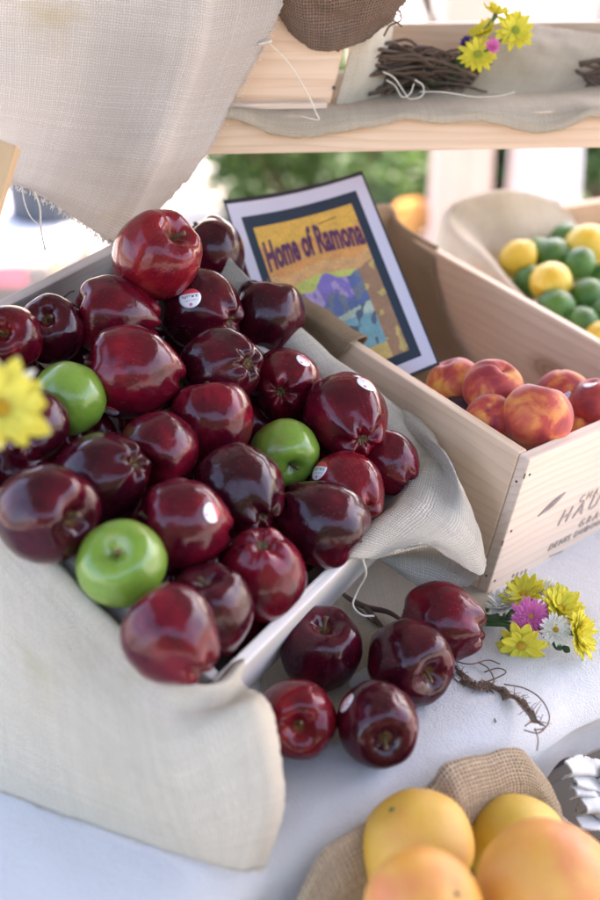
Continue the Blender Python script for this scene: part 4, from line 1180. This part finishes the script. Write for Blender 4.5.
LE = [(518, 259, 37, .0, (.5, .6, .3), 'yellow lemon at the left end of the lime crate below the burlap', 'lemon'),
      (551, 283, 43, .012, (.5, .3, -.8), 'round yellow lemon in the middle of the lime crate', 'lemon'),
      (586, 247, 44, .010, (.8, .6, .0), 'yellow lemon at the back of the lime crate, under the bare pine rim', 'lemon'),
      (601, 338, 34, .0, (.5, .3, .5), 'yellow lemon cut by the right picture edge above the peach crate rim', 'lemon')]
LI = [(553, 256, 36, .0, (.9, .2, .2), 'dark lime between the two left lemons', 'lime'),
      (580, 265, 33, .012, (.2, .8, .5), 'round lime under the back lemon, topmost of the limes', 'lime'),
      (588, 297, 37, .010, (.3, .6, .6), 'large lime right of the middle lemon', 'lime'),
      (557, 307, 36, .0, (.9, -.5, .3), 'long lime below the middle lemon, at the peach crate rim', 'lime'),
      (582, 323, 34, .0, (.8, -.4, .4), 'dark lime at the peach crate rim under the large lime', 'lime'),
      (605, 278, 32, .0, (.3, .6, .6), 'lime cut by the right picture edge beside the topmost lime', 'lime'),
      (604, 314, 32, .0, (.3, .6, .6), 'lime cut by the right picture edge beside the large lime', 'lime'),
      (530, 283, 34, -.015, (.3, .6, .6), 'shaded lime sunk left of the middle lemon', 'lime'),
      (566, 240, 34, -.015, (.3, .6, .6), 'shaded lime sunk behind the dark lime at the back', 'lime'),
      (536, 254, 32, -.02, (.6, .6, .1), 'shaded lime right of the leftmost lemon', 'lime')]
allc = LE + LI
its = [dict(x=a[0], y=a[1], s=a[2], h=a[3]) for a in allc]
solve_depth(its, fp, ln)
for k, (a, it) in enumerate(zip(allc, its)):
    mdl = (LMM if a[6] == 'lemon' else LIM)[k % 2]
    place_fruit(it, mdl, M[a[6]], a[6], a[6], a[5], 'lemons in the lime crate' if a[6] == 'lemon' else 'limes in the crate', view(*a[4]), k * 1.3, parts=('stem',))

# ---- grapefruit basket on a low bench in front of the table
def grape_fn(seed):
    off = Vector((seed * 1.3, 8, seed))
    def fn(th, ph):
        c, s = math.cos(th), math.sin(th)
        r = 1 - .05 * math.exp(-(th / .22) ** 2) - .03 * math.exp(-((PI - th) / .25) ** 2)
        d = Vector((s * math.cos(ph), s * math.sin(ph), c)); r += .03 * noise.noise(d * 1.5 + off)
        return Vector((d.x * r, d.y * r, d.z * r * .92))
    return fn
GRM = [(f, sph_mesh('grapefruit_body', f, 44, 56), button_mesh(f, 'stem', M['leaf_dark'], .055), None) for f in (grape_fn(1), grape_fn(2))]
GF = [(416, 846, 119, 1.05, (-.45, .72, .30), 'grapefruit_gold', 'orange yellow grapefruit with a green stem button, at the left of the basket', 0),
      (517, 846, 108, 1.11, (.1, .6, -.7), 'grapefruit_yellow', 'greenish yellow grapefruit at the back of the basket against the jute', 1),
      (547, 893, 150, .97, (-.55, -.25, .75), 'grapefruit', 'large pink orange grapefruit nearest the camera', 1),
      (424, 910, 126, .92, (.4, .4, .5), 'grapefruit', 'orange grapefruit at the bottom picture edge below the one with the stem button', 0)]
for a in GF:
    it = dict(x=a[0], y=a[1], s=a[2], d=a[3], r=ray(a[0], a[1]))
    place_fruit(it, GRM[a[7]], M[a[5]], 'grapefruit', 'grapefruit', a[6], 'grapefruits in the jute basket', view(*a[4]), 1.0, parts=('stem',))
# basket crate, bench, jute
def bp(u, v, z): return tp(u, -v, z)          # v metres in front of the table edge
gb = empty('fruit_crate', bp(.03, .19, .52), 'low pine crate of grapefruits in front of the table, lined with jute', 'crate')
FB = frame(Vector((TE.x, TE.y, 0)), TU, TV, UPV)
plank('front_panel', FB, (-.16, -.36, .522), (.13, -.348, .66), M['pine'], gb)
plank('back_panel', FB, (-.16, -.052, .522), (.13, -.040, .66), M['pine'], gb)
for u in (-.16, .118):
    plank('side_panel', frame(Vector((TE.x, TE.y, 0)), TV, -TU, UPV), (-.3475, -u - .012, .522), (-.0525, -u, .66), M['pine'], gb)
plank('base', FB, (-.1475, -.3475, .524), (.1175, -.0525, .534), M['pine'], gb, .0005)
bn = empty('bench', bp(.05, .2, 0), 'low pine bench carrying the grapefruit crate', 'bench')
plank('seat', FB, (-.35, -.38, .49), (.5, -.03, .52), M['pine'], bn)
for u in (-.3, .44):
    for v in (-.35, -.08):
        bm = bmesh.new(); bm_box(bm, (u - .02, v - .02, 0), (u + .02, v + .02, .489), .003); obj('leg', bm, M['pine'], bn, FB, smooth=False)
crest = [(262, 985, .045), (296, 905, .04), (326, 852, .034), (370, 822, .030), (428, 791, .030), (448, 767, .030), (482, 757, .030), (514, 750, .032), (532, 764, .036), (548, 794, .04), (562, 818, .04), (605, 842, .045), (680, 880, .05)]
G = [[], [], [], [], [], []]
for k, (x, y, d) in enumerate(crest):
    e = onplane(x, y, TE - TV * d, TV)
    G[0].append(e - UPV * .07 + TV * .008)
    G[1].append(e - UPV * .012 + TV * .006)
    G[2].append(e)
    G[3].append(e - UPV * .022 - TV * .016)
    G[4].append(e - UPV * .075 - TV * .030)
    b_ = e - UPV * .12 - TV * .10; b_.z = .64
    G[5].append(b_)
G.append([bp(-.14 + .28 * k / 12, .22, .65) for k in range(13)])
G.append([bp(-.15 + .29 * k / 12, .325, .64) for k in range(13)])
G.append([bp(-.16 + .30 * k / 12, .352, .672) for k in range(13)])
G.append([bp(-.16 + .30 * k / 12, .375, .64) for k in range(13)])
jute = cloth('jute_lining', G, 110, 110, M['burlap_jute'], wr=.006, wf=14, thick=.0016, seed=61, rag=.0008)
tag(jute, 'coarse brown jute cloth bunched up behind the grapefruits below the table edge', 'burlap')
# white torn rags knotted at the far right below the table edge
rg = empty('rag_bundle', onplane(590, 790, TE - TV * .03, TV), 'knotted strips of white torn cloth at the right edge below the table', 'cloth')
def rp(px, py, f=.03): return onplane(px, py, TE - TV * f, TV)
for k, (pts, w0) in enumerate((([(563, 770), (578, 766), (590, 766), (606, 770), (640, 764)], .021), ([(570, 792), (586, 789), (598, 797), (612, 800), (640, 806)], .020), ([(578, 808), (592, 802), (604, 812), (640, 826)], .022), ([(597, 772), (600, 788), (604, 806), (612, 826)], .022), ([(574, 824), (594, 823), (610, 824), (640, 840)], .018), ([(570, 781), (584, 782), (600, 784), (640, 788)], .016))):
    G = []
    for q_ in (-1, -.5, 0, .5, 1):
        G.append([rp(x, y, .036 + .006 * k % .013) + UPV * (q_ * w0 * .5) - TV * (.008 * (1 - q_ * q_) + .003 * math.sin(i * 2.1 + q_ * 3)) for i, (x, y) in enumerate(pts)])
    cloth('rag_strip', G, 70, 24, M['white_rag'], rg, wr=.0022, wf=22, thick=.0016, seed=70 + k, rag=.0008)
bm = bmesh.new(); bm_tube(bm, crv([rp(588, 792), rp(580, 800), rp(576, 811)], 8), .0008, 5); obj('loose_thread', bm, M['twine'], rg)

# ================================================================== FLOWERS
def petals_bm(c, n_, R, npet, layers, width, cup, rnd, notch=False, inner=.18):
    bm = bmesh.new(); ex = n_.orthogonal().normalized(); ey = n_.cross(ex)
    for L in range(layers):
        np_ = npet - 2 * L if layers < 4 else max(8, npet - 3 * L)
        RR = R * (1 - (.16 if layers < 4 else .15) * L)
        for k in range(np_):
            a = 2 * PI * (k + .5 * (L % 2)) / np_ + rnd.uniform(-.10, .10)
            d = ex * math.cos(a) + ey * math.sin(a); s = n_.cross(d)
            ln_ = RR * rnd.uniform(.86, 1.08); cu = cup + .28 * L + rnd.uniform(-.15, .15); wd = RR * width * rnd.uniform(.85, 1.15)
            V = []
            for i in range(7):
                t_ = i / 6; x_ = inner * R + (ln_ - inner * R) * t_
                w_ = wd * (math.sin(PI * min(1, (t_ * .80 + .14))) ** .8) * (1 if t_ < .99 else .45)
                up = n_ * (x_ * math.sin(cu) * (.35 + .65 * t_) - (.10 * R * t_ * t_ * (1 if L == 0 else .3)) + .004 * R * L)
                m_ = c + d * x_ * math.cos(cu * .8) + up
                row = [bm.verts.new(m_ + s * w_ * q_ + n_ * (abs(q_) * wd * .28)) for q_ in (-1, -.5, 0, .5, 1)]
                V.append(row)
            for i in range(6):
                for j in range(4): bm.faces.new((V[i][j], V[i][j + 1], V[i + 1][j + 1], V[i + 1][j]))
    return bm
def flower(name, label, group, c, n_, R, npet, layers, mat, disc, stem_pts, width=.15, cup=.12, seed=0, disc_r=.2):
    rnd = random.Random(seed); n_ = n_.normalized()
    r = empty(name, c, label, 'flower', group)
    bm = petals_bm(c, n_, R, npet, layers, width, cup, rnd)
    o = obj('petals', bm, mat, r); md = o.modifiers.new('thickness', 'SOLIDIFY'); md.thickness = .0006
    if disc:
        bm = bmesh.new(); ex = n_.orthogonal().normalized(); ey = n_.cross(ex)
        for k in range(70):                       # a dome of tiny florets
            a = k * 2.39996; q_ = math.sqrt(k / 70); p = c + (ex * math.cos(a) + ey * math.sin(a)) * (R * disc_r * q_) + n_ * (R * disc_r * .55 * (1 - q_ * q_) + R * .03)
            bm_tube(bm, [p - n_ * R * .08, p + n_ * R * .02, p + n_ * R * .05], [R * disc_r * .13, R * disc_r * .13, R * disc_r * .05], 5)
        obj('disc', bm, disc, r)
    if stem_pts:
        bm = bmesh.new(); P = crv([c - n_ * R * .02] + [Vector(p) for p in stem_pts], 20)
        bm_tube(bm, P, [.0035] + [.0016] * 19, 7); obj('stem', bm, M['green_stem'], r)
    return r
def fz(px, py, h): return onz(px, py, TZ + h)
FB_ = 'flowers in the bunch lying on the table'
def stems(i, c): return [lerp(c, fz(505, 618 + i * 1.5, .012 + .002 * i), .6), fz(500, 617 + i * 1.6, .010 + .0015 * i), fz(470, 613 + i * 2.2, .007 + .001 * (i % 3)), fz(420, 604 + i * 3, .006), fz(382 - i * 2, 598 + i * 3.0, .005)]
px_ = lambda n, d=1.33: n * d / FPX * 1.03
flower('pink_aster', 'bright pink aster with a yellow heart in the middle of the table bunch', FB_, fz(531, 617, .034), view(-.15, .35, .9), px_(21), 30, 5, M['petal_pink'], M['disc_yellow'], stems(0, fz(531, 617, .034)), .085, .10, 3, .20)
flower('yellow_daisy', 'yellow daisy at the top of the table bunch above the pink aster', FB_, fz(524, 594, .036), view(-.35, .75, .5), px_(24), 11, 2, M['petal_yellow'], M['disc_yellow'], stems(1, fz(524, 594, .036)), .20, .25, 4, .15)
flower('yellow_daisy', 'yellow daisy to the upper right of the pink aster', FB_, fz(560, 609, .036), view(.3, .6, .7), px_(26), 14, 3, M['petal_yellow'], M['disc_yellow'], stems(2, fz(560, 609, .036)), .17, .3, 5, .15)
flower('yellow_daisy', 'yellow daisy at the right end of the table bunch', FB_, fz(578, 634, .028), view(.7, .1, .6), px_(25), 15, 3, M['petal_yellow'], M['disc_yellow'], stems(3, fz(578, 634, .028)), .17, .25, 6, .15)
flower('yellow_daisy', 'yellow daisy hanging low below the pink aster', FB_, fz(521, 645, .018), view(-.2, -.35, .8), px_(25), 10, 2, M['petal_yellow'], M['disc_yellow'], stems(4, fz(521, 645, .018)), .22, -.05, 7, .15)
flower('white_aster', 'small white aster right of the pink aster', FB_, fz(555, 630, .030), view(.1, .3, .9), px_(17), 22, 3, M['petal_white'], M['disc_yellow'], stems(5, fz(555, 630, .030)), .12, .35, 8, .24)
flower('white_aster', 'white aster lying low behind the yellow and pink flowers by the wine crate', FB_, fz(503, 606, .024), view(-.3, .7, .5), px_(19), 24, 3, M['petal_white'], None, stems(2, fz(503, 606, .024)), .13, .4, 9, .2)
flower('white_aster', 'white aster at the back of the bunch against the printed panel', FB_, fz(544, 590, .034), view(.0, .7, .6), px_(15), 22, 3, M['petal_white'], None, stems(1, fz(544, 590, .034)), .13, .4, 10, .2)
lf = empty('leaf_sprig', fz(490, 615, .012), 'short dark green leaves on the stems of the flower bunch', 'leaves')
bm = bmesh.new(); rnd = random.Random(3)
def leaf(bm, a, b, w_, up):
    ax = b - a; s = ax.cross(up).normalized(); V = []
    for i in range(7):
        t_ = i / 6; m_ = a + ax * t_ + up * (ax.length * .18 * math.sin(PI * t_)); ww = w_ * math.sin(PI * (t_ * .9 + .06))
        V.append([bm.verts.new(m_ - s * ww), bm.verts.new(m_ + up * ww * -.3), bm.verts.new(m_ + s * ww)])
    for i in range(6):
        for j in range(2): bm.faces.new((V[i][j], V[i][j + 1], V[i + 1][j + 1], V[i + 1][j]))
for a, b in (((486, 612), (491, 603)), ((490, 616), (502, 610)), ((540, 628), (548, 640)), ((552, 642), (562, 650)), ((566, 640), (560, 628)), ((510, 632), (500, 640)), ((486, 618), (480, 626)), ((545, 620), (552, 612)), ((562, 646), (570, 652))):
    leaf(bm, fz(*a, .016), fz(*b, .02), .0035, TOW)
o = obj('leaves', bm, M['leaf_dark'], lf)
# left yellow daisy near the camera with white petals of a second flower behind it
D0 = .86
c_ = at(2, 408, D0)
st_ = [at(-25, 470, D0 - .0), at(-70, 600, D0 + .02), onz(-150, 760, TZ + .01)]
flower('yellow_daisy', 'yellow daisy near the camera at the left picture edge over the apples', 'flowers at the left picture edge', c_, view(.18, .12, 1), 52 * D0 / FPX, 11, 2, M['petal_pale'], M['disc_yellow'], st_, .21, .14, 22, .16)
c2_ = at(-4, 402, D0 + .016)
flower('white_aster', 'white aster behind the yellow daisy at the left picture edge', 'flowers at the left picture edge', c2_, view(.12, .25, 1), 52 * D0 / FPX, 15, 2, M['petal_white'], None, [at(-30, 480, D0 + .016), at(-80, 610, D0 + .03), onz(-158, 770, TZ + .01)], .14, .12, 23, .1)
# flowers on the shelf
FS = 'flowers stuck in the twigs on the shelf'
def sfl(name, label, px, py, v, n_, rpx, npet, lay, mat, disc, seed, width=.18, cup=.12, ctr=.2):
    c = sat(px, py, v); d = (c - CAM).dot(-TOW)
    flower(name, label, FS, c, n_, rpx * d / FPX, npet, lay, mat, disc, [lerp(c, sat(452, 80, .09), .5) + sy_ * .012, sat(446, 82, .09), sat(425, 84, .09)], width, cup, seed, ctr)
sfl('yellow_daisy', 'yellow daisy lowest left in the shelf flowers', 478, 55, .045, view(-.1, .2, 1), 21, 15, 2, M['petal_yellow'], M['disc_green'], 31, .15, .10)
sfl('yellow_daisy', 'yellow daisy at the right of the shelf flowers', 515, 31, .055, view(.1, .1, 1), 22, 16, 2, M['petal_yellow'], M['disc_green'], 32, .15, .10)
sfl('yellow_daisy', 'yellow daisy seen from the side at the back of the shelf flowers', 483, 33, .075, view(-.5, .6, .5), 18, 12, 2, M['petal_yellow'], M['disc_yellow'], 33, .2, .25)
sfl('yellow_daisy', 'yellow daisy pointing up at the top of the shelf flowers', 496, 15, .065, view(.2, .9, .3), 17, 9, 2, M['petal_yellow'], None, 34, .26, .5)
sfl('pink_aster', 'pink aster bud between the yellow shelf flowers', 492, 47, .03, view(.2, .1, 1), 9, 18, 4, M['petal_pink'], None, 35, .14, .5)
sfl('purple_aster', 'small dark purple flower left of the yellow shelf flowers', 467, 43, .06, view(-.3, .2, 1), 8, 16, 3, M['petal_purple'], None, 36, .15, .4)
# brown twig and torn burlap ribbon beside the loose apples
tgr = empty('twig', fz(356, 602, .012), 'thin forked brown twig lying behind the loose apples', 'twig')
bm = bmesh.new()
bm_tube(bm, crv([fz(338, 590, .012), fz(350, 599, .013), fz(366, 607, .013), fz(388, 612, .015), fz(404, 622, .012)], 24), [.0016 + .0016 * math.sin(PI * i / 23) for i in range(24)], 7)
bm_tube(bm, crv([fz(352, 604, .012), fz(368, 618, .01), fz(380, 626, .008)], 12), .0013, 6)
bm_tube(bm, crv([fz(366, 607, .013), fz(378, 622, .016), fz(392, 640, .012)], 12), [.003 - .0015 * i / 11 for i in range(12)], 6)
obj('stick', bm, M['twig'], tgr)
rb = empty('burlap_ribbon', fz(500, 690, .004), 'torn brown burlap ribbon with loose threads lying on the white tablecloth', 'ribbon')
ctr = [fz(440, 650, .012), fz(456, 672, .009), fz(474, 684, .012), fz(496, 690, .010), fz(514, 698, .012), fz(530, 712, .012), fz(541, 726, .010)]
C_ = crv(ctr, 40); bm = bmesh.new(); uvl = bm.loops.layers.uv.new('UVMap'); V = []
for i, p in enumerate(C_):
    t_ = (C_[min(39, i + 1)] - C_[max(0, i - 1)]).normalized(); s = UPV.cross(t_).normalized()
    w_ = (.0025 + .0045 * math.sin(PI * min(1, i / 39 * 1.15)) * (1 + .45 * math.sin(i * .9))) * (1 if i < 34 else (40 - i) / 6)
    V.append([bm.verts.new(p + s * w_ * q_ + UPV * (.003 * math.cos(q_ * 3 + i * .55) + .004 * noise.noise(p * 140 + Vector((q_, 0, 0))))) for q_ in (-1, -.6, -.2, .2, .6, 1)])
for i in range(39):
    for j in range(5):
        f = bm.faces.new((V[i][j], V[i][j + 1], V[i + 1][j + 1], V[i + 1][j]))
        for lp, (a, b) in zip(f.loops, ((j, i), (j + 1, i), (j + 1, i + 1), (j, i + 1))): lp[uvl].uv = (a * .004, b * .004)
o = obj('ribbon', bm, M['burlap_net'], rb); bm = bmesh.new()
def thread(pts, r=.0007): bm_tube(bm, crv([fz(x, y, h) for x, y, h in pts], 30), r, 5)
thread([(442, 692, .005), (462, 690, .005), (480, 684, .008), (496, 678, .012), (506, 672, .016), (498, 668, .012), (484, 672, .008)])
thread([(478, 662, .012), (488, 668, .012), (494, 680, .012), (490, 686, .010)])
thread([(504, 684, .014), (524, 688, .014), (540, 698, .012), (549, 714, .010), (546, 727, .008), (534, 730, .008)])
thread([(486, 688, .010), (490, 700, .007), (493, 714, .005), (496, 722, .005)])
thread([(525, 726, .012), (532, 722, .012), (545, 726, .010), (538, 733, .008), (524, 730, .010)])
thread([(535, 728, .010), (538, 740, .006), (537, 750, .004)])
thread([(452, 660, .012), (470, 664, .014), (488, 660, .012), (500, 664, .010)])
for k in range(70):
    i = random.randint(4, 38); p = C_[i]; q_ = p + Vector((random.uniform(-1, 1), random.uniform(-1, 1), random.uniform(0, .6))) * .012
    bm_tube(bm, [p, lerp(p, q_, .5) + UPV * .002, q_], .00035, 4)
obj('loose_thread', bm, M['brown_twine'], rb)

# ================================================================== BEHIND THE STALL
def shrub(name, label, x, y, h, w_, n, mat, seed):
    rnd = random.Random(seed); r = empty(name, (x, y, 0), label, 'shrub', 'shrubs behind the stall')
    bm = bmesh.new()
    cl_ = [(Vector((rnd.uniform(-.5, .5) * w_, rnd.uniform(-.3, .3) * w_, h * rnd.uniform(.25, .9))), rnd.uniform(.14, .26) * w_) for _ in range(13)]
    for k in range(n):
        c, rr = rnd.choice(cl_); d = Vector((rnd.gauss(0, 1), rnd.gauss(0, 1), rnd.gauss(0, 1))).normalized()
        p = c + d * rr * rnd.uniform(.5, 1.05); p.z = max(.03, p.z)
        a = Vector((rnd.gauss(0, 1), rnd.gauss(0, 1), rnd.gauss(0, .6) + .4)).normalized(); s = a.orthogonal().normalized(); l = rnd.uniform(.035, .065)
        q_ = Quaternion(a, rnd.uniform(0, 6.28)); s = q_ @ s
        v = [bm.verts.new(p + Vector((x, y, 0))), bm.verts.new(p + a * l * .5 + s * l * .28 + Vector((x, y, 0))), bm.verts.new(p + a * l + Vector((x, y, 0))), bm.verts.new(p + a * l * .5 - s * l * .28 + Vector((x, y, 0)))]
        bm.faces.new(v)
    obj('foliage', bm, mat, r, smooth=False)
    bm = bmesh.new()
    for c, rr in cl_:
        bm_tube(bm, crv([Vector((x, y, 0)) + Vector((c.x * .15, c.y * .15, 0)), Vector((x, y, 0)) + Vector((c.x * .6, c.y * .6, c.z * .6)), Vector((x, y, 0)) + c], 6), [.014, .012, .010, .008, .006, .004], 6)
    obj('stems', bm, M['twig'], r)
def leafm(name, a, b):
    t = NT(name); f = t.n('NewGeometry').outputs['Random Per Island']
    c = t.mix(f, a, b); p = t.bsdf(Base_Color=c, Roughness=.45)
    tr = t.n('BsdfTranslucent', {'Color': c})
    return t.done(t.n('MixShader', {0: .3, 1: p.outputs[0], 2: tr.outputs[0]}).outputs[0])
LFA, LFB = leafm('shrub_leaf', (.05, .11, .02), (.12, .22, .05)), leafm('dark_shrub_leaf', (.03, .08, .02), (.08, .16, .05))
shrub('leafy_shrub', 'broad green shrub behind the poster', .05, 5.0, .62, .95, 5200, LFA, 1)
shrub('leafy_shrub', 'green shrub left of the pale pink pedestal, behind the shelf', .42, 5.5, .55, .6, 3200, LFB, 2)
shrub('leafy_shrub', 'narrow green shrub between the pink and the white pedestal', .80, 5.3, .60, .42, 2200, LFB, 3)
shrub('leafy_shrub', 'dark green shrub at the right edge behind the lime crate', 1.22, 5.0, .62, .5, 2600, LFB, 4)
shrub('leafy_shrub', 'dark green shrub farthest back, seen above the twig garland', .95, 9.3, .85, .6, 2200, LFB, 6)
shrub('leafy_shrub', 'low green shrub far left behind the pine board', -1.25, 5.2, .5, .5, 2200, LFA, 5)
def pedestal(label, x, y, w_, d_, h, mat, rot):  # made-up stand-in for blurred pale shapes that stay unidentified
    """a tall plinth wrapped in cloth with soft vertical folds"""
    r = empty('stand_in_pedestal', (x, y, 0), label, 'pedestal', 'stand-in pedestals behind the stall')
    bm = bmesh.new(); N = 72; rows = []
    for j in range(22):
        t_ = j / 21; z = h * (1 - t_)
        ring = []
        for k in range(N):
            a = 2 * PI * k / N; ca, sa = math.cos(a), math.sin(a)
            sq = 1 / max(abs(ca), abs(sa)) ** .8
            f = 1 + (.05 + .05 * t_) * math.sin(a * 9 + .5) * t_ + .12 * t_
            ring.append(bm.verts.new((x + w_ / 2 * ca * sq * f, y + d_ / 2 * sa * sq * f, max(.004, z))))
        rows.append(ring)
    for j in range(21):
        for k in range(N): bm.faces.new((rows[j][k], rows[j + 1][k], rows[j + 1][(k + 1) % N], rows[j][(k + 1) % N]))
    obj('cloth_wrap', bm, mat, r)
    bm = bmesh.new(); bm_box(bm, (x - w_ * .5, y - d_ * .5, h + .001), (x + w_ * .5, y + d_ * .5, h + .03), .006); obj('top', bm, mat, r)
PINK = plain('pale_pink_cloth', (.56, .42, .35), .9, .06, 8); WHT = plain('white_cloth', (.62, .62, .65), .9, .05, 8)
pedestal('pale pink cloth wrapped pedestal, stand-in for an unidentified pale shape behind the shelf', .50, 4.0, .17, .2, .98, PINK, 0)
pedestal('white cloth wrapped pedestal, stand-in for an unidentified pale shape behind the lime crate', .76, 4.0, .19, .2, .95, WHT, 0)
pedestal('wide pale pink pedestal, stand-in for an unidentified shape at the far right', 1.10, 5.6, .4, .3, .80, PINK, 0)
# a bucket of yellow and orange flowers left of the pink pedestal
bk = empty('flower_bucket', (.36, 4.05, 0), 'white bucket of yellow and orange flowers beside the pink pedestal', 'bucket')
bm = bmesh.new(); N = 32
R_s = [(.06, .0), (.075, .20), (.08, .205), (.078, .20), (.07, .18)]
rings = [[bm.verts.new((.36 + r * math.cos(2 * PI * k / N), 4.05 + r * math.sin(2 * PI * k / N), z)) for k in range(N)] for r, z in R_s]
for i in range(len(rings) - 1):
    for k in range(N): bm.faces.new((rings[i][k], rings[i][(k + 1) % N], rings[i + 1][(k + 1) % N], rings[i + 1][k]))
bm.faces.new(rings[0][::-1]); bm.faces.new(rings[-1])
obj('bucket', bm, WHT, bk)
bm = bmesh.new(); rnd = random.Random(8)
for k in range(46):
    d = Vector((rnd.gauss(0, 1), rnd.gauss(0, 1), abs(rnd.gauss(0, 1)))).normalized()
    c = Vector((.36, 4.05, .25)) + d * .07; sub = petals_bm(c, d, .030, 10, 2, .2, .3, rnd)
    me = bpy.data.meshes.new('tmp'); sub.to_mesh(me); sub.free(); bm.from_mesh(me); bpy.data.meshes.remove(me)
    bm_tube(bm, [c, Vector((.36, 4.05, .19))], .002, 4)
obj('blossoms', bm, petal_mat('petal_orange', (.80, .52, .20)), bk)
# left: low stall table with a pink striped cloth, and grey crates behind it
st = empty('far_table', (-1.15, 4.2, 0), 'low white table with a pink band far left behind the apple crate', 'table')
bm = bmesh.new(); bm_box(bm, (-2.1, 3.9, .18), (-.70, 4.5, .24), .008); obj('tabletop', bm, WHT, st)
bm = bmesh.new(); bm_box(bm, (-2.095, 3.885, .10), (-.86, 3.8995, .165), .004); obj('pink_band', bm, plain('pink_cloth', (.66, .22, .26), .9, .1, 8), st)
for x in (-2.05, -.77):
    for y in (3.95, 4.45):
        bm = bmesh.new(); bm_box(bm, (x - .025, y - .025, 0), (x + .025, y + .025, .1795), .003); obj('leg', bm, M['pine'], st)
gp = empty('grey_panel', (-.83, 4.2, .24), 'blue grey ribbed bin standing on the far white table', 'bin')
bm = bmesh.new(); N = 60
for z0_, z1_, s_ in ((.2415, .60, 0),):
    A = []; B = []
    for k in range(N):
        a = 2 * PI * k / N; r = .135 * (1 + .04 * (1 if k % 4 < 2 else -1))
        A.append(bm.verts.new((-.83 + r * math.cos(a) * .92, 4.2 + r * math.sin(a) * .92, z0_))); B.append(bm.verts.new((-.83 + r * math.cos(a), 4.2 + r * math.sin(a), z1_)))
    for k in range(N): bm.faces.new((A[k], A[(k + 1) % N], B[(k + 1) % N], B[k]))
    bm.faces.new(A[::-1]); bm.faces.new(B)
obj('ribbed_body', bm, plain('blue_grey_plastic', (.05, .065, .08), .5, .1, 8), gp, smooth=False)
hg = empty('added_dark_hedge', (3, -5, 0), 'unseen tall dark hedge added behind the camera to darken reflections', 'hedge')  # unseen hedge, added to give the apples a dark band to reflect
bm = bmesh.new()
V = [[bm.verts.new((-2.4 + 12 * i / 40, -5 + .5 * noise.noise(Vector((i * .9, j * .8, 2))), 3.3 * j / 16 + (.3 * noise.noise(Vector((i * .7, 9, 1))) if j == 16 else 0))) for i in range(41)] for j in range(17)]
W_ = [[bm.verts.new((v.co.x, v.co.y - 1.1, v.co.z)) for v in r_] for r_ in V]
for j in range(16):
    for i in range(40):
        bm.faces.new((V[j][i], V[j][i + 1], V[j + 1][i + 1], V[j + 1][i])); bm.faces.new((W_[j][i + 1], W_[j][i], W_[j + 1][i], W_[j + 1][i + 1]))
for i in range(40): bm.faces.new((V[16][i], V[16][i + 1], W_[16][i + 1], W_[16][i]))
for i in (0, 40):
    for j in range(16): bm.faces.new((V[j][i], V[j + 1][i], W_[j + 1][i], W_[j][i]))
obj('foliage', bm, plain('hedge_foliage', (.035, .07, .025), .8, .6, 14), hg)
# unseen canopy, added to shade the stall and darken reflections on the fruit
cn = empty('added_shade_canopy', (.3, 1.4, 0), 'unseen grey green canvas on four metal poles, added to shade the stall', 'canopy')
t = NT('shade_canvas'); cc = (.20, .22, .20)
df = t.n('BsdfDiffuse', {'Color': (*cc, 1)}); tr = t.n('BsdfTranslucent', {'Color': (*cc, 1)})
CANV = t.done(t.n('MixShader', {0: .10, 1: df.outputs[0], 2: tr.outputs[0]}).outputs[0])
X0, X1, Y0, Y1, ZC = -1.25, 1.85, -.55, 3.3, 2.45
bm = bmesh.new(); K = 24
V = [[bm.verts.new((X0 + (X1 - X0) * i / K, Y0 + (Y1 - Y0) * j / K, ZC + .35 * (1 - max(abs(2 * i / K - 1), abs(2 * j / K - 1))))) for i in range(K + 1)] for j in range(K + 1)]
for j in range(K):
    for i in range(K): bm.faces.new((V[j][i], V[j][i + 1], V[j + 1][i + 1], V[j + 1][i]))
o = obj('canvas', bm, CANV, cn); md = o.modifiers.new('thickness', 'SOLIDIFY'); md.thickness = .002
for x in (X0, X1):
    for y in (Y0, Y1):
        if x == X0 and y == Y0: y = Y0
        bm = bmesh.new(); bm_tube(bm, [(x, y, 0), (x, y, ZC)], .018, 12); obj('pole', bm, plain('grey_metal', (.5, .5, .52), .35, .05, 8), cn)
